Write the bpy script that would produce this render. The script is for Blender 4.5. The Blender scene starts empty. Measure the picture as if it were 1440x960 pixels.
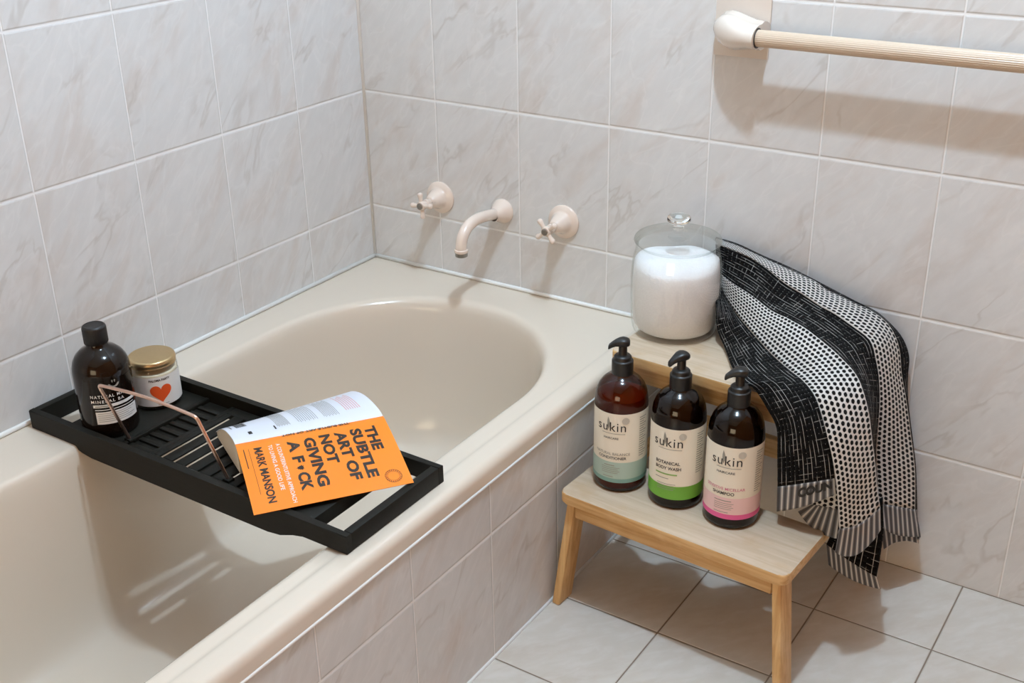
import bpy, bmesh, math, random
from mathutils import Vector, Matrix
random.seed(7)
PI = math.pi
SC = bpy.context.scene
COL = SC.collection

# ------------------------------------------------------------------ camera
CAM_POS = Vector((1.6058, -1.8592, 1.2994))
cam_data = bpy.data.cameras.new('camera')
cam_data.sensor_width = 36.0
cam_data.lens = 1639.73 / 1440 * 36.0
cam_data.clip_start = 0.02
cam = bpy.data.objects.new('camera', cam_data)
COL.objects.link(cam)
_right = Vector((0.8353, 0.5495, -0.0163)).normalized()
_up = Vector((-0.2213, 0.3632, 0.905)).normalized()
_back = _right.cross(_up).normalized()
_up = _back.cross(_right)
cam.matrix_world = Matrix((( _right.x, _up.x, _back.x, CAM_POS.x),
                           ( _right.y, _up.y, _back.y, CAM_POS.y),
                           ( _right.z, _up.z, _back.z, CAM_POS.z),
                           (0, 0, 0, 1)))
SC.camera = cam

# ------------------------------------------------------------------ light and exposure
SC.view_settings.view_transform = 'Standard'
SC.view_settings.look = 'None'
SC.view_settings.gamma = 1.0
SC.view_settings.use_curve_mapping = False
SC.view_settings.exposure = -0.05
world = bpy.data.worlds.new('room_air')
SC.world = world
world.use_nodes = True
world.node_tree.nodes['Background'].inputs[0].default_value = (0.9, 0.85, 0.8, 1)
world.node_tree.nodes['Background'].inputs[1].default_value = 0.05

LAMP_POS = (1.07, -0.74, 2.335)
lamp = bpy.data.lights.new('ceiling_bulb', 'POINT')
lamp.energy = 86
lamp.color = (0.585, 0.79, 1.0)
lamp.shadow_soft_size = 0.034
lo = bpy.data.objects.new('ceiling_bulb', lamp)
lo.location = LAMP_POS
COL.objects.link(lo)

# warm area fill behind the camera, added to lift the walls; no known source
fill = bpy.data.lights.new('fill_light', 'AREA')
fill.shape = 'RECTANGLE'
fill.size, fill.size_y = 1.4, 1.0
fill.energy = 22
fill.color = (1.0, 0.77, 0.47)
fill_ob = bpy.data.objects.new('fill_light', fill)
fill_ob.location = (1.48, -4.17, 0.95)
fill_ob.rotation_euler = (math.radians(90), 0, 0)
COL.objects.link(fill_ob)

# ------------------------------------------------------------------ helpers
def link(o, parent=None):
    COL.objects.link(o)
    if parent is not None:
        o.parent = parent
    return o

def thing(name, label, cat, loc=(0, 0, 0), rotz=0.0, group=None):
    o = bpy.data.objects.new(name, None)
    o.empty_display_size = 0.05
    o.location = loc
    o.rotation_euler = (0, 0, rotz)
    COL.objects.link(o)
    o['label'] = label
    o['category'] = cat
    if group:
        o['group'] = group
    return o

def tag(o, label, cat, group=None, kind=None):
    o['label'] = label
    o['category'] = cat
    if group: o['group'] = group
    if kind: o['kind'] = kind
    return o

def structure(o, label=None):
    o['kind'] = 'structure'
    if label: o['label'] = label
    return o

def mesh_obj(name, verts, faces, mat, parent=None, smooth=True, uvs=None, mids=None, org=(0, 0, 0), sharp=None):
    me = bpy.data.meshes.new(name)
    ox, oy, oz = org
    me.from_pydata([(v[0]-ox, v[1]-oy, v[2]-oz) for v in verts], [], faces)
    mats = mat if isinstance(mat, (list, tuple)) else [mat]
    for m in mats:
        me.materials.append(m)
    if mids:
        for p, i in zip(me.polygons, mids):
            p.material_index = i
    if smooth:
        for p in me.polygons:
            p.use_smooth = True
    if uvs:
        ul = me.uv_layers.new(name='UVMap')
        for p in me.polygons:
            for li in p.loop_indices:
                ul.data[li].uv = uvs[me.loops[li].vertex_index]
    if sharp and smooth:
        me.set_sharp_from_angle(angle=math.radians(sharp))
    me.update()
    return link(bpy.data.objects.new(name, me), parent)

def bm_obj(name, bm, mat, parent=None, smooth=True, sharp=35):
    bmesh.ops.recalc_face_normals(bm, faces=bm.faces)
    me = bpy.data.meshes.new(name)
    bm.to_mesh(me)
    bm.free()
    mats = mat if isinstance(mat, (list, tuple)) else [mat]
    for m in mats:
        me.materials.append(m)
    if smooth:
        for p in me.polygons:
            p.use_smooth = True
        me.set_sharp_from_angle(angle=math.radians(sharp))
    return link(bpy.data.objects.new(name, me), parent)

def hexa(bm, c8, bev=0.0, seg=2):
    """eight corners: bottom 4 (ccw) then top 4"""
    b2 = bmesh.new()
    vs = [b2.verts.new(c) for c in c8]
    for f in ((3, 2, 1, 0), (4, 5, 6, 7), (0, 1, 5, 4), (1, 2, 6, 5), (2, 3, 7, 6), (3, 0, 4, 7)):
        b2.faces.new([vs[i] for i in f])
    if bev > 0:
        bmesh.ops.bevel(b2, geom=list(b2.edges), offset=bev, segments=seg, affect='EDGES', profile=0.5)
    me = bpy.data.meshes.new('tmp')
    b2.to_mesh(me); b2.free()
    bm.from_mesh(me)
    bpy.data.meshes.remove(me)

def box(bm, x0, x1, y0, y1, z0, z1, bev=0.0, seg=2):
    hexa(bm, [(x0, y0, z0), (x1, y0, z0), (x1, y1, z0), (x0, y1, z0),
              (x0, y0, z1), (x1, y0, z1), (x1, y1, z1), (x0, y1, z1)], bev, seg)

def lathe(profile, n=64, close=True):
    """profile of (r, z); returns verts, faces"""
    V, F = [], []
    rings = []
    for r, z in profile:
        if r < 1e-6:
            rings.append([len(V)]); V.append((0, 0, z))
        else:
            rings.append(list(range(len(V), len(V)+n)))
            for i in range(n):
                a = 2*PI*i/n
                V.append((r*math.cos(a), r*math.sin(a), z))
    for a, b in zip(rings[:-1], rings[1:]):
        for i in range(n):
            j = (i+1) % n
            if len(a) == 1 and len(b) == 1: continue
            if len(a) == 1: F.append((a[0], b[j], b[i]))
            elif len(b) == 1: F.append((a[i], a[j], b[0]))
            else: F.append((a[i], a[j], b[j], b[i]))
    return V, F

def fillet(pts, r=0.004, n=4):
    """round the corners of an open polyline of (r,z)"""
    out = [pts[0]]
    for i in range(1, len(pts)-1):
        p, c, q = Vector(pts[i-1]), Vector(pts[i]), Vector(pts[i+1])
        a, b = p-c, q-c
        ra = min(r, a.length*0.45, b.length*0.45)
        A, B = c + a.normalized()*ra, c + b.normalized()*ra
        for k in range(n+1):
            t = k/n
            out.append(tuple(A*(1-t)**2 + c*2*t*(1-t) + B*t*t))
    out.append(pts[-1])
    return out

def lathe_obj(name, profile, mat, parent=None, n=64, axis=None, at=(0, 0, 0), sharp=40):
    V, F = lathe(profile, n)
    M = Matrix.Translation(Vector(at))
    if axis is not None:
        M = M @ Vector((0, 0, 1)).rotation_difference(Vector(axis)).to_matrix().to_4x4()
    V = [tuple(M @ Vector(v)) for v in V]
    bm = bmesh.new()
    vs = [bm.verts.new(v) for v in V]
    for f in F:
        bm.faces.new([vs[i] for i in f])
    return bm_obj(name, bm, mat, parent, True, sharp)

def catmull(pts, n=8):
    P = [Vector(p) for p in pts]
    out = []
    for i in range(len(P)-1):
        p0 = P[i-1] if i > 0 else P[i]*2-P[i+1]
        p1, p2 = P[i], P[i+1]
        p3 = P[i+2] if i+2 < len(P) else P[i+1]*2-P[i]
        for k in range(n):
            t = k/n
            out.append(0.5*((2*p1)+(p2-p0)*t+(2*p0-5*p1+4*p2-p3)*t*t+(3*p1-p0-3*p2+p3)*t**3))
    out.append(P[-1])
    return out

def tube(path, radius, n=12, caps=True):
    """path: list of Vectors; radius: float or list"""
    P = [Vector(p) for p in path]
    R = radius if isinstance(radius, (list, tuple)) else [radius]*len(P)
    T = []
    for i in range(len(P)):
        a = P[max(i-1, 0)]; b = P[min(i+1, len(P)-1)]
        T.append((b-a).normalized())
    nrm = T[0].orthogonal().normalized()
    V, F = [], []
    for i, p in enumerate(P):
        if i > 0:
            nrm = (nrm - T[i]*nrm.dot(T[i])).normalized()
        bn = T[i].cross(nrm)
        for k in range(n):
            a = 2*PI*k/n
            V.append(tuple(p + (nrm*math.cos(a)+bn*math.sin(a))*R[i]))
    for i in range(len(P)-1):
        for k in range(n):
            j = (k+1) % n
            F.append((i*n+k, i*n+j, (i+1)*n+j, (i+1)*n+k))
    if caps:
        F.append(tuple(reversed(range(n))))
        F.append(tuple(range((len(P)-1)*n, len(P)*n)))
    return V, F

def merge(parts):
    V, F = [], []
    for v, f in parts:
        o = len(V)
        V += list(v)
        F += [tuple(i+o for i in ff) for ff in f]
    return V, F

def copy_tree(o, parent=None):
    c = o.copy()
    COL.objects.link(c)
    if parent is not None:
        c.parent = parent
    for ch in list(o.children):
        copy_tree(ch, c)
    return c

# ---- lettering -------------------------------------------------------
_txt_cache = {}
def text_mesh(s, bold=0.0, spacing=1.0):
    key = (s, bold, spacing)
    if key in _txt_cache: return _txt_cache[key]
    cu = bpy.data.curves.new('lettering', 'FONT')
    cu.body = s
    cu.size = 1.0
    cu.offset = bold
    cu.space_character = spacing
    cu.resolution_u = 3
    ob = bpy.data.objects.new('lettering', cu)
    COL.objects.link(ob)
    dg = bpy.context.evaluated_depsgraph_get()
    ev = ob.evaluated_get(dg)
    me = ev.to_mesh()
    V = [(v.co.x, v.co.y) for v in me.vertices]
    F = [tuple(p.vertices) for p in me.polygons]
    ev.to_mesh_clear()
    bpy.data.objects.remove(ob)
    bpy.data.curves.remove(cu)
    xs = [v[0] for v in V]; 
    x0, x1 = min(xs), max(xs)
    V = [(x-x0, y) for x, y in V]
    _txt_cache[key] = (V, F, x1-x0)
    return _txt_cache[key]

def place_text(s, fn, x, y, h, width=None, align='L', bold=0.0, spacing=1.0, up=(1, 0)):
    """maps letters through fn(x, y) -> 3d.  (x, y) is the start of the baseline, h the capital height.
    width stretches the line; returns verts, faces"""
    V, F, w = text_mesh(s, bold, spacing)
    ky = h/0.70
    kx = width/w if width else ky
    W = w*kx
    off = 0 if align == 'L' else (-W/2 if align == 'C' else -W)
    return [fn(x+off+vx*kx, y+vy*ky) for vx, vy in V], F

def cyl_map(r, ang0):
    """x runs round the cylinder (metres) about the direction ang0, y is the height"""
    def fn(x, y):
        a = ang0 + x/r
        return (r*math.cos(a), r*math.sin(a), y)
    return fn

def cyl_patch(fn, x0, x1, y0, y1, n=24, ny=1):
    V, F = [], []
    for j in range(ny+1):
        for i in range(n+1):
            V.append(fn(x0+(x1-x0)*i/n, y0+(y1-y0)*j/ny))
    for j in range(ny):
        for i in range(n):
            a = j*(n+1)+i
            F.append((a, a+1, a+n+2, a+n+1))
    return V, F

# ---- materials -------------------------------------------------------
def S(r, g, b):
    f = lambda c: ((c/255)/12.92 if c/255 <= 0.04045 else ((c/255+0.055)/1.055)**2.4)
    return (f(r), f(g), f(b), 1)

class NT:
    def __init__(self, name):
        self.m = bpy.data.materials.new(name)
        self.m.use_nodes = True
        self.t = self.m.node_tree
        self.t.nodes.clear()
        self.out = self.t.nodes.new('ShaderNodeOutputMaterial')
    def n(self, typ, **kw):
        nd = self.t.nodes.new(typ)
        for k, v in kw.items():
            setattr(nd, k, v)
        return nd
    def l(self, a, b):
        self.t.links.new(a, b)
    def val(self, sock, v):
        if hasattr(v, 'is_linked') or isinstance(v, bpy.types.NodeSocket):
            self.l(v, sock)
        else:
            sock.default_value = v
    def math(self, op, a, b=None, c=None, clamp=False):
        nd = self.n('ShaderNodeMath', operation=op, use_clamp=clamp)
        self.val(nd.inputs[0], a)
        if b is not None: self.val(nd.inputs[1], b)
        if c is not None: self.val(nd.inputs[2], c)
        return nd.outputs[0]
    def smooth(self, x, lo, hi, t0=0.0, t1=1.0):
        nd = self.n('ShaderNodeMapRange', interpolation_type='SMOOTHSTEP')
        self.val(nd.inputs[0], x)
        for i, v in ((1, lo), (2, hi), (3, t0), (4, t1)):
            self.val(nd.inputs[i], v)
        return nd.outputs[0]
    def mix(self, f, a, b, blend='MIX'):
        nd = self.n('ShaderNodeMix', data_type='RGBA', blend_type=blend)
        self.val(nd.inputs[0], f)
        self.val(nd.inputs[6], a)
        self.val(nd.inputs[7], b)
        return nd.outputs[2]
    def noise(self, vec, scale, detail=2, rough=0.5, dist=0.0):
        nd = self.n('ShaderNodeTexNoise')
        if vec is not None: self.l(vec, nd.inputs['Vector'])
        nd.inputs['Scale'].default_value = scale
        nd.inputs['Detail'].default_value = detail
        nd.inputs['Roughness'].default_value = rough
        nd.inputs['Distortion'].default_value = dist
        return nd.outputs[0]
    def principled(self, color, rough=0.5, metal=0.0, spec=0.5, coat=0.0, normal=None, **kw):
        p = self.n('ShaderNodeBsdfPrincipled')
        self.val(p.inputs['Base Color'], color)
        self.val(p.inputs['Roughness'], rough)
        p.inputs['Metallic'].default_value = metal
        p.inputs['Specular IOR Level'].default_value = spec
        p.inputs['Coat Weight'].default_value = coat
        p.inputs['Coat Roughness'].default_value = 0.08
        for k, v in kw.items():
            self.val(p.inputs[k], v)
        if normal is not None: self.l(normal, p.inputs['Normal'])
        self.l(p.outputs[0], self.out.inputs[0])
        return p
    def bump(self, h, dist=0.001, strength=1.0):
        b = self.n('ShaderNodeBump')
        b.inputs['Strength'].default_value = strength
        b.inputs['Distance'].default_value = dist
        self.l(h, b.inputs['Height'])
        return b.outputs[0]
    def objco(self):
        return self.n('ShaderNodeTexCoord').outputs['Object']

def plain(name, col, rough=0.5, metal=0.0, spec=0.5, coat=0.0, var=0.06, vscale=60, bump=0.0, bscale=400, **kw):
    t = NT(name)
    co = t.objco()
    nz = t.noise(co, vscale, 3)
    dark = tuple(c*(1-var) for c in col[:3])+(1,)
    lite = tuple(min(1, c*(1+var)) for c in col[:3])+(1,)
    c = t.mix(nz, dark, lite)
    nrm = None
    if bump > 0:
        nrm = t.bump(t.noise(co, bscale, 2), bump)
    t.principled(c, rough, metal, spec, coat, nrm, **kw)
    return t.m

def tile_material(name, ua, va, u0, w, v0, h, gu=0.0012, gv=0.0018, base=S(214, 213, 211), warm=S(208, 201, 195),
                  vein=S(184, 176, 168), grout=S(236, 235, 233), rough=0.22, vein_amt=0.42, veins=True):
    """marbled ceramic tiles; ua / va name the object axes that run along and up the wall"""
    t = NT(name)
    co = t.objco()
    sp = t.n('ShaderNodeSeparateXYZ'); t.l(co, sp.inputs[0])
    U = t.math('DIVIDE', t.math('SUBTRACT', sp.outputs[ua], u0), w)
    V = t.math('DIVIDE', t.math('SUBTRACT', sp.outputs[va], v0), h)
    fu, fv = t.math('FRACT', U), t.math('FRACT', V)
    iu, iv = t.math('FLOOR', U), t.math('FLOOR', V)
    du = t.math('MULTIPLY', t.math('MINIMUM', fu, t.math('SUBTRACT', 1.0, fu)), w)
    dv = t.math('MULTIPLY', t.math('MINIMUM', fv, t.math('SUBTRACT', 1.0, fv)), h)
    mu = t.smooth(du, gu*0.6, gu*1.4, 1.0, 0.0)
    mv = t.smooth(dv, gv*0.6, gv*1.4, 1.0, 0.0)
    gm = t.math('MAXIMUM', mu, mv)
    hu = t.smooth(du, gu*0.5, gu*2.6)
    hv = t.smooth(dv, gv*0.5, gv*2.6)
    hh = t.math('MINIMUM', hu, hv)
    # each tile carries its own piece of the print
    cell = t.n('ShaderNodeCombineXYZ'); t.l(iu, cell.inputs[0]); t.l(iv, cell.inputs[1])
    wn = t.n('ShaderNodeTexWhiteNoise', noise_dimensions='3D'); t.l(cell.outputs[0], wn.inputs['Vector'])
    loc = t.n('ShaderNodeCombineXYZ')
    t.l(t.math('MULTIPLY', fu, w), loc.inputs[0]); t.l(t.math('MULTIPLY', fv, h), loc.inputs[1])
    off = t.n('ShaderNodeVectorMath', operation='MULTIPLY'); t.l(wn.outputs['Color'], off.inputs[0])
    off.inputs[1].default_value = (0.35, 0.35, 5.0)
    add = t.n('ShaderNodeVectorMath', operation='ADD'); t.l(loc.outputs[0], add.inputs[0]); t.l(off.outputs[0], add.inputs[1])
    mr = t.n('ShaderNodeMapping'); t.l(add.outputs[0], mr.inputs[0])
    mr.inputs['Rotation'].default_value = (0, 0, math.radians(-52))
    mp = t.n('ShaderNodeMapping'); t.l(mr.outputs[0], mp.inputs[0])
    mp.inputs['Scale'].default_value = (0.5, 1.3, 1)
    vec = mp.outputs[0]
    patch = t.noise(vec, 9, 4, 0.55, 0.6)
    pm = t.smooth(patch, 0.45, 0.72)
    col = t.mix(pm, base, warm)
    fine = t.noise(vec, 40, 5, 0.6, 0.4)
    col = t.mix(t.smooth(fine, 0.35, 0.75, 0.0, 0.25), col, S(236, 235, 233))
    if veins:
        ridge = t.math('ABSOLUTE', t.math('SUBTRACT', t.noise(vec, 7.0, 4, 0.5, 0.45), 0.5))
        thin = t.smooth(ridge, 0.0, 0.022, 1.0, 0.0)
        gate = t.smooth(t.noise(vec, 11, 2, 0.5), 0.46, 0.66)
        vm = t.math('MULTIPLY', t.math('MULTIPLY', thin, gate), vein_amt)
        col = t.mix(vm, col, vein)
        r2 = t.math('ABSOLUTE', t.math('SUBTRACT', t.noise(vec, 13.0, 3, 0.5, 0.7), 0.53))
        v2 = t.math('MULTIPLY', t.smooth(r2, 0.0, 0.03, 1.0, 0.0), vein_amt*0.35)
        col = t.mix(v2, col, S(238, 237, 235))
    tint = t.n('ShaderNodeMix', data_type='RGBA', blend_type='MULTIPLY')
    t.l(t.math('MULTIPLY', wn.outputs['Value'], 0.35), tint.inputs[0])
    t.l(col, tint.inputs[6]); tint.inputs[7].default_value = (0.955, 0.945, 0.935, 1)
    col = t.mix(gm, tint.outputs[2], grout)
    rg = t.smooth(gm, 0, 1, rough, 0.75)
    wav = t.math('MULTIPLY', t.noise(co, 14, 2), 0.10)
    nrm = t.bump(t.math('ADD', hh, wav), 0.0011, 0.8)
    t.principled(col, rg, 0, 0.45, 0, nrm)
    return t.m

# ------------------------------------------------------------------ materials used all over
M_WALL_L = tile_material('marbled_tile_left', 1, 2, 0.0, 0.2014, -0.0044, 0.2488)
M_WALL_B = tile_material('marbled_tile_back', 0, 2, -0.0136, 0.2, -0.0044, 0.2488)
M_APRON = tile_material('marbled_tile_apron', 1, 2, -0.0044, 0.2, -0.0044, 0.2488)
M_FLOOR = tile_material('plain_floor_tile', 0, 1, 0.9216, 0.2023, -0.2035, 0.2023, 0.0013, 0.0013,
                        base=S(206, 199, 188), warm=S(200, 190, 177), grout=S(128, 112, 96), rough=0.3, veins=False)
M_PAINT = plain('cream_wall_paint', S(184, 124, 68), 0.7, var=0.02, vscale=8)
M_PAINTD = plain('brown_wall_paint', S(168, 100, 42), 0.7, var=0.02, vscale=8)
M_CEIL = plain('white_ceiling_paint', S(240, 235, 228), 0.8, var=0.02, vscale=8)
M_TUB = plain('almond_enamel', S(224, 210, 192), 0.16, spec=0.5, var=0.012, vscale=5, coat=0.25)
M_SEAL = plain('white_silicone', S(238, 238, 234), 0.45, var=0.02)
M_TAP = plain('almond_ceramic_coat', S(230, 212, 197), 0.25, spec=0.5, var=0.02, coat=0.4)
M_STEEL = plain('dull_steel', S(150, 145, 138), 0.3, metal=0.9, var=0.08)
M_DARK = plain('dark_void', S(50, 44, 38), 0.5)
M_RAIL = plain('cream_plastic', S(208, 187, 164), 0.34, var=0.02)
M_RAILC = plain('cream_ceramic', S(224, 211, 198), 0.2, var=0.02, coat=0.4)
M_PLATE = plain('cream_ceramic_plate', S(222, 211, 200), 0.3, var=0.03, vscale=20)

def wood_mat(name, c0, c1, c2, along=0, scale=1.0, rough=0.5):
    t = NT(name)
    co = t.objco()
    mp = t.n('ShaderNodeMapping'); t.l(co, mp.inputs[0])
    sc = [38*scale, 38*scale, 38*scale]; sc[along] = 2.2*scale
    mp.inputs['Scale'].default_value = sc
    g = t.noise(mp.outputs[0], 3.2, 5, 0.6, 0.5)
    g2 = t.noise(mp.outputs[0], 9, 3, 0.5)
    big = t.noise(co, 16, 3, 0.55)
    col = t.mix(t.smooth(g, 0.35, 0.68), c0, c1)
    col = t.mix(t.smooth(big, 0.5, 0.75, 0, 0.55), col, c2)
    col = t.mix(t.smooth(g2, 0.5, 0.8, 0, 0.3), col, c1)
    t.principled(col, rough, 0, 0.35, 0.0, t.bump(g, 0.0003, 0.5))
    return t.m
M_WOOD = wood_mat('honey_birch', S(220, 182, 128), S(196, 150, 92), S(226, 190, 140), 0)
M_WOODY = wood_mat('honey_birch_side', S(220, 182, 128), S(196, 150, 92), S(226, 190, 140), 1)
M_WOODZ = wood_mat('honey_birch_upright', S(222, 184, 128), S(198, 152, 96), S(226, 190, 140), 2)
M_TOP = wood_mat('worn_birch_top', S(204, 184, 160), S(190, 168, 142), S(188, 156, 116), 0, 0.8)

def black_wood():
    t = NT('black_stained_bamboo')
    co = t.objco()
    mp = t.n('ShaderNodeMapping'); t.l(co, mp.inputs[0]); mp.inputs['Scale'].default_value = (6, 60, 60)
    g = t.noise(mp.outputs[0], 4, 3, 0.6)
    t.principled(t.mix(g, S(16, 15, 11), S(30, 28, 22)), 0.55, 0, 0.2, 0, t.bump(g, 0.0003, 0.4))
    return t.m
M_BLACK = black_wood()
M_COPPER = plain('rose_copper', S(226, 192, 174), 0.3, metal=1.0, var=0.04)

def thin_glass(name, tint, refl=0.06, rough=0.03, power=3.0, edge=0.75, glossy=(1, 1, 1, 1), deepen=3):
    t = NT(name)
    tr = t.n('ShaderNodeBsdfTransparent')
    gl = t.n('ShaderNodeBsdfGlossy'); gl.inputs['Roughness'].default_value = rough
    gl.inputs['Color'].default_value = glossy
    lw = t.n('ShaderNodeLayerWeight'); lw.inputs['Blend'].default_value = 0.5
    f = t.math('ADD', t.math('MULTIPLY', t.math('POWER', lw.outputs['Facing'], power), edge), refl, clamp=True)
    # light crosses more glass near the silhouette
    deep = tuple(c**deepen for c in tint[:3])+(1,)
    t.l(t.mix(t.math('POWER', lw.outputs['Facing'], 2.0), tint, deep), tr.inputs[0])
    mx = t.n('ShaderNodeMixShader')
    t.l(f, mx.inputs[0]); t.l(tr.outputs[0], mx.inputs[1]); t.l(gl.outputs[0], mx.inputs[2])
    t.l(mx.outputs[0], t.out.inputs[0])
    return t.m
M_GLASS = thin_glass('clear_jar_glass', (0.985, 0.987, 0.985, 1), 0.05, 0.02, 3.0, 0.6, deepen=16)
M_GLASSRIM = thin_glass('thick_lid_glass', (0.96, 0.965, 0.96, 1), 0.045, 0.02, 2.6, 0.55, deepen=16)
M_KNOB = plain('solid_knob_glass', S(250, 252, 250), 0.02, var=0.0, **{'Transmission Weight': 1.0, 'IOR': 1.46})
M_AMBER = thin_glass('amber_bottle_plastic', (0.42, 0.20, 0.085, 1), 0.035, 0.07, 3.5, 0.45)
M_AMBER_D = thin_glass('dark_amber_bottle_plastic', (0.20, 0.11, 0.055, 1), 0.035, 0.07, 3.5, 0.45)
M_LIQ = plain('dark_liquid', S(60, 32, 18), 0.4, var=0.05)
M_LIQ_R = plain('red_brown_liquid', S(138, 66, 30), 0.35, var=0.05)
M_BOT = plain('almost_black_brown_glass', S(22, 14, 9), 0.10, spec=0.35, var=0.05)
M_PUMP = plain('black_plastic', S(24, 24, 23), 0.38, var=0.05)
M_CAP = plain('black_ribbed_cap', S(17, 15, 14), 0.45, var=0.05)
M_LABEL = plain('cream_label', S(242, 236, 220), 0.5, var=0.015)
M_INK = plain('black_ink', S(38, 36, 34), 0.6)
M_SEALINK = plain('pale_grey_ink', S(196, 193, 182), 0.6)
M_INKG = plain('grey_ink', S(150, 148, 138), 0.6)
M_AQUA = plain('pale_aqua_band', S(176, 200, 190), 0.5, var=0.02)
M_AQUAD = plain('deep_aqua_band', S(128, 168, 160), 0.5, var=0.02)
M_GREEN = plain('leaf_green_band', S(112, 176, 62), 0.5, var=0.02)
M_PINK = plain('pale_pink_band', S(238, 204, 204), 0.5, var=0.02)
M_PINKD = plain('hot_pink_band', S(226, 96, 156), 0.5, var=0.02)
M_PINKT = plain('pink_ink', S(214, 120, 150), 0.6)
M_GREENT = plain('green_ink', S(140, 180, 100), 0.6)
M_WHITE = plain('white_ink', S(232, 230, 226), 0.5, var=0.02)
M_WAX = plain('cream_wax', S(232, 222, 196), 0.4, var=0.02, **{'Subsurface Weight': 0.0})
M_CLABEL = plain('white_candle_label', S(235, 232, 226), 0.5, var=0.015)
M_HEART = plain('orange_red_heart', S(224, 84, 30), 0.55, var=0.05)
M_GOLD = plain('brushed_brass', S(200, 174, 130), 0.34, metal=0.85, var=0.05, vscale=200)
M_ORANGE = plain('bright_orange_cover', S(255, 136, 12), 0.32, var=0.015, coat=0.15)
M_BACKCOV = plain('white_cover', S(228, 231, 240), 0.35, var=0.01, coat=0.15)
M_BOOKINK = plain('printed_black', S(42, 30, 22), 0.4)
M_PAGES = plain('cream_pages', S(226, 216, 196), 0.8, var=0.08, vscale=300)
M_REDT = plain('red_print', S(226, 150, 140), 0.6)

def salt_mat():
    t = NT('white_bath_salt')
    co = t.objco()
    v = t.n('ShaderNodeTexVoronoi'); t.l(co, v.inputs['Vector']); v.inputs['Scale'].default_value = 520
    c = t.mix(t.noise(co, 300, 2), S(240, 240, 240), S(252, 252, 252))
    t.principled(c, 0.6, 0, 0.4, 0, t.bump(v.outputs['Distance'], 0.0008, 0.7), **{'Subsurface Weight': 0.6, 'Subsurface Radius': (0.03, 0.03, 0.03), 'Subsurface Scale': 1.0})
    return t.m
M_SALT = salt_mat()

# ------------------------------------------------------------------ the room
def slab(name, x0, x1, y0, y1, z0, z1, mat):
    bm = bmesh.new(); box(bm, x0, x1, y0, y1, z0, z1)
    return structure(bm_obj(name, bm, mat, None, False))
RX, RY, RZ = 2.3, -4.2, 2.4
slab('floor', -0.1, RX+0.1, RY-0.1, 0.1, -0.06, 0.0, M_FLOOR)
slab('wall_left', -0.1, 0.0, RY-0.1, 0.1, 0.0, RZ, M_WALL_L)
slab('wall_back', 0.0, RX+0.1, 0.0, 0.1, 0.0, RZ, M_WALL_B)
slab('wall_right', RX, RX+0.1, RY-0.1, 0.0, 0.0, RZ, M_PAINTD)
slab('ceiling', -0.1, RX+0.1, RY-0.1, 0.1, RZ, RZ+0.06, M_CEIL)
slab('wall_front', 0.0, RX, RY-0.1, RY, 0.0, RZ, M_PAINT)
# unseen frame and pale sheet, added to dress the fill light
bm = bmesh.new()
for x0, x1, z0, z1 in ((0.72, 2.24, 0.39, 0.45), (0.72, 2.24, 1.45, 1.51), (0.72, 0.78, 0.45, 1.45), (2.18, 2.24, 0.45, 1.45), (1.46, 1.50, 0.45, 1.45)):
    box(bm, x0, x1, RY+0.001, RY+0.022, z0, z1, 0.003)
fill_fr = structure(bm_obj('fill_light_frame', bm, M_CEIL))
bm = bmesh.new(); box(bm, 0.78, 2.18, RY+0.001, RY+0.006, 0.45, 1.45)
bm_obj('fill_light_pane', bm, M_SEAL, fill_fr)
# tiled side of the bath
TUB_END = -1.74
bm = bmesh.new()
box(bm, 0.690, 0.7205, TUB_END, -0.0005, 0.0, 0.342)
box(bm, 0.0, 0.690, TUB_END, TUB_END+0.03, 0.0, 0.342)
structure(bm_obj('wall_apron', bm, M_APRON, None, False), 'marble tiled side panel of the bath')

def bead(name, path, r):
    V, F = tube(path, r, 10)
    return structure(mesh_obj(name, V, F, M_SEAL))
bead('trim_1', [Vector((0.0, -0.001, 0.374)), Vector((0.0, -0.001, 2.4))], 0.0042)
bead('trim_2', [Vector((0.001, y, 0.3745)) for y in (TUB_END, -1, 0)], 0.0045)
bead('trim_3', [Vector((x, -0.001, 0.3745)) for x in (0, 0.3, 0.712)], 0.0045)
bead('trim_4', [Vector((0.7215, y, 0.3395)) for y in (TUB_END, -1, -0.001)], 0.0026)
bead('trim_5', [Vector((0.7205, y, 0.0)) for y in (TUB_END, -1, -0.001)], 0.004)

# ceiling lamp that lights the room (above the frame)
t_ = thing('ceiling_lamp', 'round white ceiling lamp recessed above the bath edge', 'lamp', (1.07, -0.74, 2.4))
lathe_obj('lamp_base', fillet([(0, -0.001), (0.055, -0.001), (0.055, -0.012), (0.022, -0.016), (0.016, -0.03), (0, -0.03)], 0.003), M_CEIL, t_, 48)

# ------------------------------------------------------------------ bath tub
RIM = 0.374
def opening(n_side=26, n_end=48):
    """closed outline of the bath opening at rim height, ccw from the back right"""
    cx, a = 0.363, 0.285
    yb, bb = -0.40, 0.311
    yf, bf = -1.38, 0.27
    pts = []
    for i in range(n_end+1):                      # back end, right to left
        th = PI*i/n_end
        pts.append((cx+a*math.cos(th), yb+bb*math.sin(th)))
    for i in range(1, n_side):
        pts.append((cx-a, yb+(yf-yb)*i/n_side))
    for i in range(n_end+1):
        th = PI+PI*i/n_end
        pts.append((cx+a*math.cos(th), yf+bf*math.sin(th)))
    for i in range(1, n_side):
        pts.append((cx+a, yf+(yb-yf)*i/n_side))
    out = []
    for x, y in pts:
        s = min(1, max(0, (-0.62-y)/0.30)); s = s*s*(3-2*s)
        if x < cx:
            x = x+0.045*s*(cx-x)/a
        else:
            x = x+0.010*s*(x-cx)/a
        out.append((x, y))
    return out
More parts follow.
